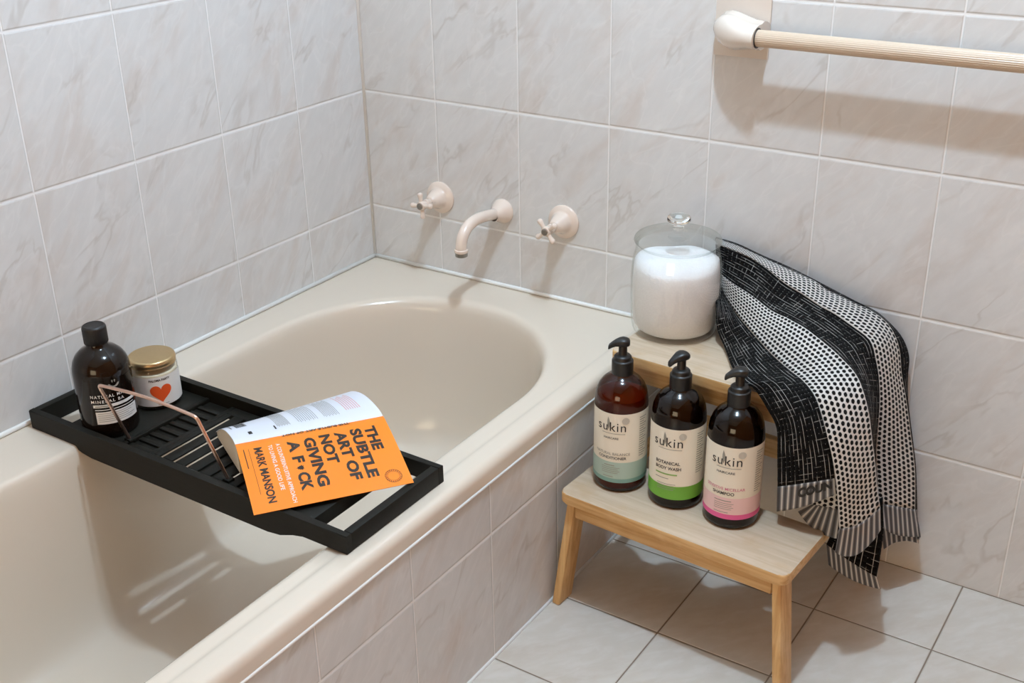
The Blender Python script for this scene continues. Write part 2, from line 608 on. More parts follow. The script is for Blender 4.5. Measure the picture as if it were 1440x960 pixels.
tub = thing('bathtub', 'almond coloured built-in bathtub along the left wall', 'bathtub', (0.36, -0.87, 0.0))
ORG = (0.36, -0.87, 0.0)
OP = opening()
prof = [(-0.012, 0.3705), (0.0, 0.3702), (0.016, 0.3695), (0.03, 0.3665), (0.043, 0.360), (0.053, 0.349), (0.063, 0.33), (0.095, 0.26), (0.135, 0.18),
        (0.165, 0.13), (0.19, 0.10), (0.225, 0.076), (0.275, 0.060), (0.34, 0.054), (0.45, 0.052), (0.65, 0.0505), (0.85, 0.05)]
V, F = [], []
N = len(OP)
for k, z in prof:
    for x, y in OP:
        cx, cy = 0.363, min(max(y, -1.30), -0.50)
        V.append((cx+(x-cx)*(1-k), cy+(y-cy)*(1-k), z))
for j in range(len(prof)-1):
    for i in range(N):
        i2 = (i+1) % N
        F.append((j*N+i, (j+1)*N+i, (j+1)*N+i2, j*N+i2))
F.append(tuple((len(prof)-1)*N+i for i in range(N)))
bm = bmesh.new()
vs = [bm.verts.new(v) for v in V]
for f in F: bm.faces.new([vs[i] for i in f])
# flat rim round the opening
outer = [(0.672, -0.001), (0.002, -0.001), (0.002, TUB_END), (0.672, TUB_END)]
ov = []
for (xa, ya), (xb, yb) in zip(outer, outer[1:]+outer[:1]):
    for i in range(24):
        ov.append(bm.verts.new((xa+(xb-xa)*i/24, ya+(yb-ya)*i/24, RIM-0.0035)))
oe = [bm.edges.new((ov[i], ov[(i+1) % len(ov)])) for i in range(len(ov))]
bm.edges.ensure_lookup_table()
ie = [bm.edges.get((vs[i], vs[(i+1) % N])) for i in range(N)]
r_ = bmesh.ops.triangle_fill(bm, use_beauty=True, use_dissolve=False, edges=oe+ie)
# rolled front edge
rowp = [(0.672, RIM-0.0035), (0.676, RIM-0.0033), (0.680, RIM-0.0018), (0.684, RIM-0.0004), (0.689, RIM)]
for k in range(9):
    th = PI/2*k/8
    rowp.append((0.707+0.015*math.sin(th), 0.359+0.015*math.cos(th)))
rowp += [(0.722, 0.3425), (0.719, 0.340), (0.706, 0.340)]
ys = [TUB_END+( -0.001-TUB_END)*i/24 for i in range(25)]
grid = [[bm.verts.new((x, y, z)) for y in ys] for x, z in rowp]
for a, b in zip(grid[:-1], grid[1:]):
    for i in range(24):
        bm.faces.new((a[i], a[i+1], b[i+1], b[i]))
bmesh.ops.remove_doubles(bm, verts=bm.verts, dist=0.0004)
for v in bm.verts: v.co -= Vector(ORG)
bm_obj('shell', bm, M_TUB, tub, True, 50)
V, F = lathe(fillet([(0, 0.004), (0.02, 0.004), (0.024, 0.001), (0.034, 0.003), (0.036, 0.0)], 0.002), 40)
mesh_obj('drain', [(x+0.363, y-0.42, z+0.0500) for x, y, z in V], F, M_STEEL, tub, org=ORG, sharp=40)

# ------------------------------------------------------------------ taps
def tap_handle(x, rot, label):
    t = thing('tap_handle', label, 'tap', (x, 0, 0.54), 0, 'wall tap handles over the bath')
    lathe_obj('flange', fillet([(0.034, 0.0003), (0.034, 0.004), (0.029, 0.0075), (0.0225, 0.011), (0.019, 0.020), (0.0145, 0.033), (0.0105, 0.040), (0, 0.040)], 0.003), M_TAP, t, 64, (0, -1, 0))
    lathe_obj('spindle', fillet([(0.0075, 0.038), (0.0075, 0.047), (0.0095, 0.048), (0.0095, 0.053), (0.006, 0.055), (0.006, 0.064), (0, 0.064)], 0.001), M_TAP, t, 32, (0, -1, 0))
    parts = []
    for k in range(4):
        a = rot+PI/2*k
        d = Vector((math.cos(a), 0, math.sin(a)))
        c = Vector((0, -0.066, 0))
        path = [c+d*s for s in (0.0, 0.006, 0.012, 0.017, 0.021, 0.0245, 0.0265, 0.0275)]
        parts.append(tube(path, [0.0052, 0.0048, 0.0042, 0.0046, 0.0056, 0.0056, 0.0042, 0.0015], 14))
    hub = lathe([(0.0, 0.058), (0.0085, 0.059), (0.010, 0.063), (0.010, 0.069), (0.0085, 0.072), (0, 0.0725)], 24)
    hub = ([(x_, -z_, y_) for x_, y_, z_ in hub[0]], hub[1])
    V, F = merge(parts+[hub])
    h = mesh_obj('cross_handle', V, F, M_TAP, t, sharp=50)
    b = lathe_obj('button', fillet([(0.0068, 0.0722), (0.0068, 0.0740), (0.0035, 0.0748), (0, 0.0745)], 0.0006), M_STEEL, h, 24, (0, -1, 0))
    s = lathe_obj('grub_screw', [(0.0032, 0.0), (0.0032, 0.0024), (0.0, 0.0024)], M_DARK, t, 16, (0.4, -0.55, 0.1), (0.0085, -0.0365, 0.001))
    return t
tap_handle(0.190, math.radians(6), 'almond cross tap handle left of the spout, nearer the corner')
tap_handle(0.490, math.radians(38), 'almond cross tap handle right of the spout, nearer the glass jar')
t = thing('bath_spout', 'almond curved bath spout between the two tap handles', 'spout', (0.346, 0, 0.537))
lathe_obj('flange', fillet([(0.0255, 0.0003), (0.0255, 0.004), (0.023, 0.010), (0.0165, 0.022), (0.0125, 0.032), (0.0115, 0.036)], 0.003), M_TAP, t, 56, (0, -1, 0))
path = catmull([(0, -0.02, 0), (0, -0.055, 0.006), (0, -0.092, 0.0095), (0, -0.122, 0.004), (0, -0.141, -0.012), (0, -0.147, -0.030), (0, -0.147, -0.038)], 8)
V, F = tube(path, 0.0112, 24)
mesh_obj('pipe', V, F, M_TAP, t, sharp=60)
lathe_obj('collar', fillet([(0.0105, 0.0), (0.0135, -0.001), (0.0135, -0.006), (0.0125, -0.0075), (0.0, -0.0075)], 0.001), M_TAP, t, 32, None, (0, -0.147, -0.0345))
lathe_obj('aerator', fillet([(0.0124, 0.0), (0.0124, -0.007), (0.0105, -0.0085), (0.0095, -0.004), (0, -0.004)], 0.0008), M_STEEL, t, 32, None, (0, -0.147, -0.0418))

# ------------------------------------------------------------------ towel rail
t = thing('towel_rail', 'cream ribbed towel rail with ceramic bracket on the back wall', 'towel rail', (0.835, 0, 0.94))
bm = bmesh.new(); box(bm, -0.0485, 0.0490, -0.0032, -0.0002, -0.047, 0.20, 0.0012)
bm_obj('mounting_plate', bm, M_PLATE, t)
def bracket(x_sign, cx):
    rows = []
    n = 40
    ks = [0.0, 0.03, 0.08, 0.15, 0.25, 0.38, 0.52, 0.68, 0.84, 0.95, 1.0]
    V, F = [], []
    for s in ks:
        x = -0.046+0.096*s
        g = math.sqrt(max(0.0, 1-(1-s)**2.0))           # grows out of the wall
        w = 0.020+0.007*math.sin(PI*min(1, s*1.25)) if s < 1 else 0.0195
        hz = max(0.0008, w*min(1.0, (s/0.30)**0.5 if s < 0.30 else 1.0))
        yo = 0.002+0.079*g
        top = 0.006*(1-s)
        for k in range(n):
            a = 2*PI*k/n
            ca, sa = math.cos(a), math.sin(a)
            yy = -yo*0.5-yo*0.5*(abs(ca)**0.85)*(1 if ca > 0 else -1)
            yy = min(yy, -0.0031)
            zz = hz*(abs(sa)**0.9)*(1 if sa > 0 else -1)*(1.15 if ca < 0 else 1.0)+top
            V.append((cx+x_sign*x, yy, zz-0.002))
    for i in range(len(ks)-1):
        for k in range(n):
            j = (k+1) % n
            F.append((i*n+k, i*n+j, (i+1)*n+j, (i+1)*n+k))
    F.append(tuple(range(n)))
    F.append(tuple((len(ks)-1)*n+k for k in range(n)))
    return V, F
V, F = bracket(1, 0.0)
bm = bmesh.new(); vs = [bm.verts.new(v) for v in V]
for f in F: bm.faces.new([vs[i] for i in f])
bm_obj('bracket', bm, M_RAILC, t, True, 60)
V, F = bracket(-1, 0.86)
bm = bmesh.new(); vs = [bm.verts.new(v) for v in V]
for f in F: bm.faces.new([vs[i] for i in f])
bm_obj('bracket', bm, M_RAILC, t, True, 60)
lathe_obj('socket_ring', fillet([(0.0133, -0.001), (0.0162, -0.001), (0.0162, 0.0012), (0.0133, 0.0012)], 0.0005), M_DARK, t, 40, (1, 0, 0), (0.0500, -0.058, -0.002))
n, rib = 168, 28
V, F = [], []
for x in (0.045, 0.3, 0.55, 0.815):
    for k in range(n):
        a = 2*PI*k/n
        r = 0.0132*(1+0.022*math.cos(rib*a))
        V.append((x, -0.058+r*math.cos(a), -0.002+r*math.sin(a)))
for i in range(3):
    for k in range(n):
        j = (k+1) % n
        F.append((i*n+k, (i+1)*n+k, (i+1)*n+j, i*n+j))
F += [tuple(range(n)), tuple(reversed(range(3*n, 4*n)))]
mesh_obj('rod', V, F, M_RAIL, t, sharp=80)

# ------------------------------------------------------------------ step stool
stool = thing('step_stool', 'pale wooden two-step stool standing between the bath and the back wall', 'stool', (0.945, -0.443, 0.0), math.radians(-3.4))
def plank_outline(x0, x1, y0, y1, r, n=6):
    pts = []
    for cx, cy, a0 in ((x1-r, y0+r, -PI/2), (x1-r, y1-r, 0), (x0+r, y1-r, PI/2), (x0+r, y0+r, PI)):
        for i in range(n+1):
            a = a0+PI/2*i/n
            pts.append((cx+r*math.cos(a), cy+r*math.sin(a)))
    return pts
def plank(name, x0, x1, y0, y1, z0, z1, r, parent, bev=0.003):
    P = plank_outline(x0, x1, y0, y1, r)
    bm = bmesh.new()
    lo = [bm.verts.new((x, y, z0)) for x, y in P]
    hi = [bm.verts.new((x, y, z1)) for x, y in P]
    bm.faces.new(lo); bm.faces.new(hi)
    n = len(P)
    for i in range(n):
        bm.faces.new((lo[i], lo[(i+1) % n], hi[(i+1) % n], hi[i]))
    ed = [e for e in bm.edges if abs(e.verts[0].co.z-e.verts[1].co.z) < 1e-6]
    bmesh.ops.bevel(bm, geom=ed, offset=bev, segments=3, affect='EDGES', profile=0.5)
    bmesh.ops.recalc_face_normals(bm, faces=bm.faces)
    for f in bm.faces:
        f.material_index = 0 if f.normal.z > 0.9 else 1
    o = bm_obj(name, bm, [M_TOP, M_WOOD], parent)
    return o
ST, TT = 0.235, 0.440
plank('step', -0.206, 0.206, 0.0, 0.150, ST-0.019, ST, 0.014, stool)
plank('top', -0.206, 0.186, 0.152, 0.345, TT-0.019, TT, 0.014, stool)
def leg(x0, x1, y0, y1, z1, w, d):
    """splayed leg: (x0,y0) centre of the foot, (x1,y1) centre of the head"""
    bm = bmesh.new()
    c = []
    for (x, y, z) in ((x0, y0, 0.0005), (x1, y1, z1)):
        c += [(x-w/2, y-d/2, z), (x+w/2, y-d/2, z), (x+w/2, y+d/2, z), (x-w/2, y+d/2, z)]
    hexa(bm, c, 0.003, 2)
    return bm
for s in (-1, 1):
    bm_obj('leg', leg(s*0.211, s*0.187, 0.018, 0.030, ST-0.019, 0.0155, 0.042), M_WOODZ, stool)
    bm_obj('leg', leg(s*0.205, s*0.166, 0.385, 0.300, TT-0.019, 0.0155, 0.042), M_WOODZ, stool)
def rail(x0, x1, y0, y1, z0, z1, m):
    bm = bmesh.new(); box(bm, x0, x1, y0, y1, z0, z1, 0.002); return bm_obj('rail', bm, m, stool)
rail(-0.180, 0.180, 0.010, 0.026, ST-0.048, ST-0.019, M_WOOD)
rail(-0.165, 0.165, 0.163, 0.179, TT-0.052, TT-0.019, M_WOOD)
rail(-0.185, 0.185, 0.322, 0.338, 0.225, 0.262, M_WOOD)
for s in (-1, 1):
    rail(s*0.186-0.008, s*0.186+0.008, 0.05, 0.325, ST-0.045, ST-0.019, M_WOODY)
    rail(s*0.168-0.008, s*0.168+0.008, 0.179, 0.290, TT-0.05, TT-0.019, M_WOODY)

# ------------------------------------------------------------------ glass jar of bath salt
JX, JY = 0.8035, -0.145
jar = thing('glass_jar', 'large clear glass storage jar with knobbed lid on the stool top', 'jar', (JX, JY, TT))
body = [(0.0, 0.003), (0.050, 0.003), (0.060, 0.001), (0.066, 0.001), (0.0705, 0.006), (0.073, 0.020), (0.0745, 0.060), (0.0750, 0.100),
        (0.0735, 0.128), (0.0705, 0.143), (0.0685, 0.150), (0.0680, 0.157), (0.0695, 0.162)]
inner = [(0.0675, 0.162), (0.066, 0.157), (0.0665, 0.150), (0.0685, 0.142), (0.0715, 0.127), (0.073, 0.10), (0.0725, 0.06), (0.071, 0.02), (0.066, 0.009), (0.0, 0.008)]
body = [(r_*1.045, z_) for r_, z_ in body]
lathe_obj('jar_body', fillet(body, 0.004, 3), M_GLASS, jar, 96)
lid = lathe_obj('lid', fillet([(0.067, 0.158), (0.069, 0.1625), (0.0738, 0.1640), (0.0752, 0.1675), (0.0730, 0.1725), (0.058, 0.178), (0.036, 0.1825), (0.012, 0.185), (0.009, 0.186)], 0.004, 3), M_GLASSRIM, jar, 96)
lathe_obj('knob', fillet([(0.0095, 0.185), (0.0090, 0.192), (0.0110, 0.196), (0.0185, 0.199), (0.0205, 0.204), (0.0185, 0.210), (0.010, 0.2125), (0, 0.213)], 0.003, 3), M_KNOB, lid, 48)
# the salt heaped inside
n = 80
V, F = [], []
rings = [(0.0, 0.0095, 0), (0.045, 0.0095, 0), (0.064, 0.0105, 0), (0.0695, 0.020, 0), (0.0712, 0.055, 0), (0.0717, 0.095, 0), (0.0706, 0.120, 0.2), (0.0690, 0.129, 1), (0.060, 0.1325, 1), (0.045, 0.1345, 1), (0.025, 0.136, 1), (0.0, 0.137, 1)]
rings = [(r_*1.045, z_, w_) for r_, z_, w_ in rings]
for r, z, w in rings:
    if r == 0: V.append((JX, JY, TT+z)); continue
    for k in range(n):
        a = 2*PI*k/n
        wob = w*(0.0025*math.sin(2*a+0.5)+0.0014*math.sin(5*a)+0.003*math.cos(a-2.0))*min(1, r/0.05)
        V.append((JX+r*math.cos(a), JY+r*math.sin(a), TT+z+wob))
idx = []; c = 0
for r, z, w in rings:
    idx.append([c] if r == 0 else list(range(c, c+n))); c += 1 if r == 0 else n
for a, b in zip(idx[:-1], idx[1:]):
    for k in range(n):
        j = (k+1) % n
        if len(a) == 1: F.append((a[0], b[j], b[k]))
        elif len(b) == 1: F.append((a[k], a[j], b[0]))
        else: F.append((a[k], a[j], b[j], b[k]))
tag(mesh_obj('bath_salt', V, F, M_SALT, None, True), 'fine white bath salt filling the clear glass jar', 'bath salt', None, 'stuff')

# ------------------------------------------------------------------ pump bottles
BR = 0.0445
def pump_bottle(x, y, face, spout, label, amber, liquid, level, kind):
    t = thing('pump_bottle', label, 'bottle', (x, y, ST), 0, 'pump bottles on the lower step')
    prof = [(0, 0.003), (0.030, 0.003), (0.036, 0.0006), (0.0400, 0.0010), (0.0440, 0.006), (BR, 0.012), (BR, 0.152), (0.0440, 0.162), (0.0420, 0.174), (0.0380, 0.185),
            (0.0320, 0.1935), (0.0250, 0.1995), (0.0185, 0.203), (0.0165, 0.206), (0.0165, 0.212)]
    lathe_obj('bottle_body', prof, amber, t, 80)
    q = BR-0.0025
    lp = [(0, 0.0055), (0.034, 0.0055), (0.040, 0.0065), (q, 0.013), (q, 0.150)]
    if level > 0.152:
        for r_, z_ in ((0.0440, 0.162), (0.0420, 0.174), (0.0380, 0.185), (0.032, 0.1935)):
            if z_ < level: lp.append((r_-0.0025, z_))
    lp.append((lp[-1][0]-0.001, level)); lp.append((0, level))
    lathe_obj('liquid', lp, liquid, t, 64)
    # wrap-round label
    fn = cyl_map(BR+0.0004, face)
    L = cyl_patch(fn, -0.125, 0.125, 0.021, 0.1505, 90)
    lab = mesh_obj('label', *L, M_LABEL, t)
    f2 = cyl_map(BR+0.00075, face)
    f3 = cyl_map(BR+0.0010, face)
    def band(z0, z1, m, w=0.125, f=f2):
        mesh_obj('colour_band', *cyl_patch(f, -w, w, z0, z1, 90), m, lab)
    def words(lst, m, name='lettering'):
        for a, k in lst:
            mesh_obj(name, *place_text(*a[:1], f3, *a[1:], **k), m, lab, False)
    words([(('sukin', 0.0, 0.1185, 0.0165), dict(width=0.050, align='C', spacing=1.12)),
           ], M_INK, 'logo')
    leaf = [(0.0, 0.0), (0.0022, 0.006), (0.0026, 0.012), (0.0010, 0.019), (-0.0008, 0.0235), (-0.0022, 0.016), (-0.0022, 0.008)]
    mesh_obj('leaf_mark', [f3(-0.0045+a, 0.121+b) for a, b in leaf], [tuple(range(7))], M_INKG, lab, False)
    ring = [f3(0.0245+0.0062*math.cos(2*PI*k/28), 0.1385+0.0062*math.sin(2*PI*k/28)) for k in range(28)]
    mesh_obj('seal', ring, [tuple(range(28))], M_SEALINK, lab, False)
    if kind == 'conditioner':
        band(0.021, 0.060, M_AQUA); band(0.021, 0.0285, M_AQUAD, f=cyl_map(BR+0.0009, face))
        words([(('HAIRCARE', 0.0, 0.1035, 0.0036), dict(width=0.026, align='C', bold=0.01)),
               (('CONDITIONER', 0.002, 0.0655, 0.0050), dict(width=0.050, align='C', bold=0.015)),
               ], M_INK)
        dashes = [(-0.011, 0.007, 0.0530, 0.0014), (-0.013, 0.005, 0.0315, 0.0012)]
        words([(('NATURAL BALANCE', 0.002, 0.0735, 0.0048), dict(width=0.062, align='C', bold=0.005))], M_INKG)
    elif kind == 'wash':
        band(0.021, 0.046, M_GREEN)
        words([(('BOTANICAL', -0.020, 0.0860, 0.0056), dict(width=0.042, bold=0.02)),
               (('BODY WASH', -0.020, 0.0760, 0.0056), dict(width=0.044, bold=0.02))], M_INK)
        mesh_obj('fine_print', *cyl_patch(f3, -0.020, 0.018, 0.0665, 0.0690, 10), M_GREENT, lab, False)
        dashes = [(-0.020, 0.004, 0.0590, 0.0012)]
    else:
        band(0.021, 0.060, M_PINK); band(0.021, 0.0300, M_PINKD, f=cyl_map(BR+0.0009, face))
        words([(('HAIRCARE', 0.0, 0.1035, 0.0040), dict(width=0.030, align='C', bold=0.012)),
               (('SHAMPOO', -0.002, 0.0650, 0.0054), dict(width=0.036, align='C', bold=0.018)),
               ], M_INK)
        dashes = [(-0.016, 0.012, 0.0535, 0.0014), (-0.016, 0.008, 0.0325, 0.0012)]
        words([(('SENSITIVE MICELLAR', 0.000, 0.0735, 0.0050), dict(width=0.066, align='C', bold=0.005))], M_PINKT)
    mesh_obj('divider_line', *cyl_patch(f3, -0.016, 0.024, 0.1135, 0.1144, 10), M_INKG, lab, False)
    for a, b, z, h in dashes:
        mesh_obj('fine_print', *cyl_patch(f3, a, b, z, z+h, 8), M_INKG, lab, False)
    rows = []
    for r_ in range(4):
        rows.append(cyl_patch(f3, -0.016, 0.016-0.003*(r_ % 2), 0.049-0.0034*r_, 0.0499-0.0034*r_, 6))
    mesh_obj('fine_print', *merge(rows), M_INKG, lab, False)
    rows = []
    for r_ in range(18):
        rows.append(cyl_patch(f3, 0.050, 0.066-0.003*(r_ % 3), 0.140-0.0042*r_, 0.1412-0.0042*r_, 4))
    mesh_obj('fine_print', *merge(rows), M_INKG, lab, False)
    # pump
    p = lathe_obj('pump', fillet([(0.0178, 0.2055), (0.0178, 0.2280), (0.0166, 0.2290), (0.0150, 0.2295), (0.0145, 0.2350), (0.0120, 0.2375), (0.0072, 0.2380), (0.0068, 0.2560), (0, 0.2560)], 0.0008, 2), M_PUMP, t, 48)
    # nozzle head: a rounded wedge that droops towards its tip
    d = Vector((math.cos(spout), math.sin(spout), 0)); sd = Vector((-d.y, d.x, 0))
    secs = [(-0.0115, 0.004, 0.003, 0.2590), (-0.010, 0.0085, 0.0052, 0.2595), (-0.006, 0.0108, 0.0066, 0.2600), (0.000, 0.0115, 0.0072, 0.2605), (0.006, 0.0100, 0.0066, 0.2600),
            (0.012, 0.0075, 0.0056, 0.2580), (0.018, 0.0058, 0.0048, 0.2545), (0.0225, 0.0050, 0.0042, 0.2510), (0.0240, 0.0030, 0.0026, 0.2490)]
    n = 24; V, F = [], []
    for s, w, h, z in secs:
        for k in range(n):
            a = 2*PI*k/n
            cx = math.copysign(abs(math.cos(a))**0.75, math.cos(a)); cz = math.copysign(abs(math.sin(a))**0.75, math.sin(a))
            V.append(tuple(d*s+sd*(w*cx)+Vector((0, 0, z+h*cz))))
    for i in range(len(secs)-1):
        for k in range(n):
            j = (k+1) % n
            F.append((i*n+k, i*n+j, (i+1)*n+j, (i+1)*n+k))
    F += [tuple(reversed(range(n))), tuple(range((len(secs)-1)*n, len(secs)*n))]
    bm = bmesh.new(); vs = [bm.verts.new(v) for v in V]
    for f in F: bm.faces.new([vs[i] for i in f])
    bm_obj('nozzle', bm, M_PUMP, p, True, 50)
    return t
rd = math.radians
pump_bottle(0.8077, -0.3430, rd(-83), rd(207), 'amber pump bottle with aqua banded label, standing nearest the bath', M_AMBER, M_LIQ_R, 0.168, 'conditioner')
pump_bottle(0.9110, -0.3400, rd(-86), rd(240), 'dark amber pump bottle with green banded label, in the middle of three', M_AMBER_D, M_LIQ, 0.190, 'wash')
pump_bottle(1.0120, -0.3440, rd(-84), rd(212), 'dark amber pump bottle with pink banded label, beside the towel', M_AMBER_D, M_LIQ, 0.150, 'shampoo')

# ------------------------------------------------------------------ bath tray
TX0, TX1, TY0, TY1 = 0.016, 0.693, -0.903, -0.684
tray = thing('bath_tray', 'black wooden bath tray with slats laid across the tub', 'bath tray', ((TX0+TX1)/2, (TY0+TY1)/2, RIM))
TO = ((TX0+TX1)/2, (TY0+TY1)/2, RIM)
TH, TW, DK = 0.403, 0.0115, 0.385
def tray_rail(y0, y1):
    # long rail: shallow where it rests on the rim, deeper between
    st = [(TX0, RIM-0.0033), (TX0+0.085, RIM-0.0033), (TX0+0.103, RIM-0.006), (TX0+0.124, RIM-0.013), (TX0+0.145, RIM-0.016),
          (TX1-0.150, RIM-0.016), (TX1-0.125, RIM-0.013), (TX1-0.100, RIM-0.004), (TX1-0.080, RIM+0.0005), (TX1, RIM+0.0005)]
    bm = bmesh.new()
    bot = [[bm.verts.new((x, y, z)) for x, z in st] for y in (y0, y1)]
    top = [[bm.verts.new((x, y, TH)) for x, z in st] for y in (y0, y1)]
    n = len(st)
    for i in range(n-1):
        bm.faces.new((bot[0][i], bot[0][i+1], top[0][i+1], top[0][i]))
        bm.faces.new((bot[1][i], top[1][i], top[1][i+1], bot[1][i+1]))
        bm.faces.new((top[0][i], top[0][i+1], top[1][i+1], top[1][i]))
        bm.faces.new((bot[0][i], bot[1][i], bot[1][i+1], bot[0][i+1]))
    for i in (0, n-1):
        bm.faces.new((bot[0][i], top[0][i], top[1][i], bot[1][i]))
    ed = [e for e in bm.edges if all(abs(v.co.z-TH) < 1e-6 for v in e.verts) and abs(e.verts[0].co.y-e.verts[1].co.y) < 1e-6]
    bmesh.ops.bevel(bm, geom=ed, offset=0.0012, segments=2, affect='EDGES')
    for v in bm.verts: v.co -= Vector(TO)
    return bm_obj('long_rail', bm, M_BLACK, tray)
tray_rail(TY0, TY0+TW); tray_rail(TY1-TW, TY1)
def tbox(name, x0, x1, y0, y1, z0, z1, bev=0.001, mat=None, parent=None):
    bm = bmesh.new()
    box(bm, x0-TO[0], x1-TO[0], y0-TO[1], y1-TO[1], z0-TO[2], z1-TO[2], bev)
    return bm_obj(name, bm, mat or M_BLACK, parent or tray)
YI0, YI1 = TY0+TW, TY1-TW
tbox('end_rail', TX0, TX0+TW+0.002, YI0, YI1, RIM-0.0033, TH)
tbox('end_rail', TX1-TW-0.002, TX1, YI0, YI1, RIM+0.0005, TH)
# deck: plain shelf, ribbed recess, slats, plain shelf
tbox('shelf', 0.081, 0.205, YI0, YI1, DK-0.009, DK)
bm = bmesh.new()
def bb(x0, x1, y0, y1, z0, z1, bev=0.0008):
    box(bm, x0-TO[0], x1-TO[0], y0-TO[1], y1-TO[1], z0-TO[2], z1-TO[2], bev)
bb(0.205, 0.272, YI0, YI1, DK-0.011, DK-0.006)
bb(0.205, 0.212, YI0, YI1, DK-0.006, DK+0.001); bb(0.265, 0.274, YI0, YI1, DK-0.006, DK)
for k in range(8):
    y = YI0+0.022+k*0.0205
    bb(0.214, 0.263, y, y+0.009, DK-0.006, DK-0.002)
bm_obj('ribbed_recess', bm, M_BLACK, tray)
tbox('slat_border', 0.274, 0.575, YI0, YI0+0.022, DK-0.009, DK)
tbox('slat_border', 0.274, 0.575, YI1-0.022, YI1, DK-0.009, DK)
xs = 0.274
for k in range(11):
    gc = 0.290+k*0.0275          # centre of the gap after this slat
    tbox('slat', xs, min(gc-0.0036, 0.575), YI0+0.022, YI1-0.022, DK-0.0032, DK, 0.0006)
    xs = gc+0.0036
for xa, xb in ((0.362, 0.418), (0.444, 0.575)):      # closed underneath, only grooved
    tbox('backing_board', xa, xb, YI0+0.022, YI1-0.022, DK-0.009, DK-0.0036)
tbox('shelf', 0.585, 0.622, YI0, YI1, DK-0.009, TH-0.004)
tbox('cross_bar', 0.575, 0.585, YI0, YI1, DK-0.012, DK)
# copper book rest that swings up from the slats
P1 = Vector((0.2085, -0.8605, DK+0.001)); P2 = Vector((0.4300, -0.8640, DK+0.001))
T1 = Vector((0.2098, -0.9000, 0.5006)); T2 = Vector((0.4234, -0.9000, 0.5070))
mid = (T1+T2)/2+Vector((0, -0.001, 0.0045))
def rounded(pts, r=0.008, n=6):
    out = [pts[0]]
    for i in range(1, len(pts)-1):
        p, c, q = pts[i-1], pts[i], pts[i+1]
        A, B = c+(p-c).normalized()*r, c+(q-c).normalized()*r
        for k in range(n+1):
            s = k/n
            out.append(A*(1-s)**2+c*2*s*(1-s)+B*s*s)
    out.append(pts[-1]); return out
bar = [T1+(T2-T1)*s+Vector((0, 0, 0.0055*math.sin(PI*s))) for s in (0.12, 0.25, 0.4, 0.5, 0.6, 0.75, 0.88)]
path = rounded([P1, T1, bar[0]], 0.008)[:-1]+bar+rounded([bar[-1], T2, P2], 0.008)[1:]
V, F = tube(path, 0.0026, 14)
mesh_obj('book_rest', V, F, M_COPPER, tray, org=TO, sharp=60)
for P in (P1, P2):
    tbox('hinge_block', P.x-0.007, P.x+0.007, P.y-0.006, P.y+0.006, DK-0.001, DK+0.004, 0.001)

# ------------------------------------------------------------------ brown bath bottle
BX, BY = 0.148, -0.8465
t = thing('bath_bottle', 'dark brown glass bottle with black cap at the left of the tray', 'bottle', (BX, BY, DK))
R_ = 0.0445
lathe_obj('bottle_body', [(0, 0.003), (0.034, 0.003), (0.038, 0.0008), (0.0415, 0.0012), (0.0440, 0.006), (R_, 0.012), (R_, 0.104), (0.0436, 0.113), (0.0408, 0.123), (0.0355, 0.132), (0.0280, 0.139), (0.0200, 0.1435), (0.0165, 0.147), (0.0160, 0.152)], M_BOT, t, 80)
n = 120; V, F = [], []
capz = [(0.0172, 0.1505), (0.0182, 0.1515), (0.0182, 0.1760), (0.0174, 0.1790), (0.0150, 0.1803), (0.0146, 0.1795), (0.0, 0.1795)]
for r, z in capz:
    for k in range(n):
        a = 2*PI*k/n
        rr = r*(1+(0.018*math.cos(40*a) if 0.151 < z < 0.177 else 0))
        V.append((rr*math.cos(a), rr*math.sin(a), z))
for i in range(len(capz)-1):
    for k in range(n):
        j = (k+1) % n
        F.append((i*n+k, i*n+j, (i+1)*n+j, (i+1)*n+k))
mesh_obj('cap', V, F, M_CAP, t, sharp=50)
face = rd(-17)
g = cyl_map(R_+0.0004, face); g2 = cyl_map(R_+0.0008, face)
lab = mesh_obj('label', *cyl_patch(g, -0.046, 0.046, 0.020, 0.103, 40), M_BOT, t)
lab['label'] = 'black printed label'
mesh_obj('lettering', *place_text('NATURAL MA', g2, -0.039, 0.0740, 0.0050, width=0.052, bold=0.012, spacing=1.3), M_WHITE, lab, False)
mesh_obj('lettering', *place_text('MINERAL BA', g2, -0.039, 0.0655, 0.0050, width=0.052, bold=0.012, spacing=1.3), M_WHITE, lab, False)
blk = [cyl_patch(g2, -0.037, 0.037, 0.0575, 0.0625, 20), cyl_patch(g2, -0.035, 0.037, 0.0285, 0.0500, 20)]
for b_ in blk: mesh_obj('white_panel', *b_, M_WHITE, lab)
g3 = cyl_map(R_+0.0011, face)
mesh_obj('fine_print', *merge([cyl_patch(g3, -0.034, -0.014, 0.0590, 0.0610, 10)]+[cyl_patch(g3, -0.032, 0.030-0.006*(k % 3), 0.0465-0.0034*k, 0.0474-0.0034*k, 10) for k in range(5)]), M_INKG, lab, False)
mesh_obj('fine_print', *merge([cyl_patch(g2, -0.035, 0.031, 0.0528, 0.0540, 16)]), M_WHITE, lab, False)
# little steaming bowl emblem
bowl = [(-0.009, 0.096), (0.009, 0.096), (0.0075, 0.0925), (0.0045, 0.090), (0, 0.0892), (-0.0045, 0.090), (-0.0075, 0.0925)]
em = [([g2(a, b) for a, b in bowl], [tuple(reversed(range(7)))])]
for dx in (-0.002, 0.002):
    em.append(([g2(dx-0.0006, 0.098), g2(dx+0.0006, 0.098), g2(dx+0.0012, 0.1015), g2(dx, 0.1025), g2(dx-0.0012, 0.1015)], [(0, 1, 2, 3, 4)]))
em.append(cyl_patch(g2, -0.005, 0.005, 0.0850, 0.0862, 4))
mesh_obj('emblem', *merge(em), M_INKG, lab, False)

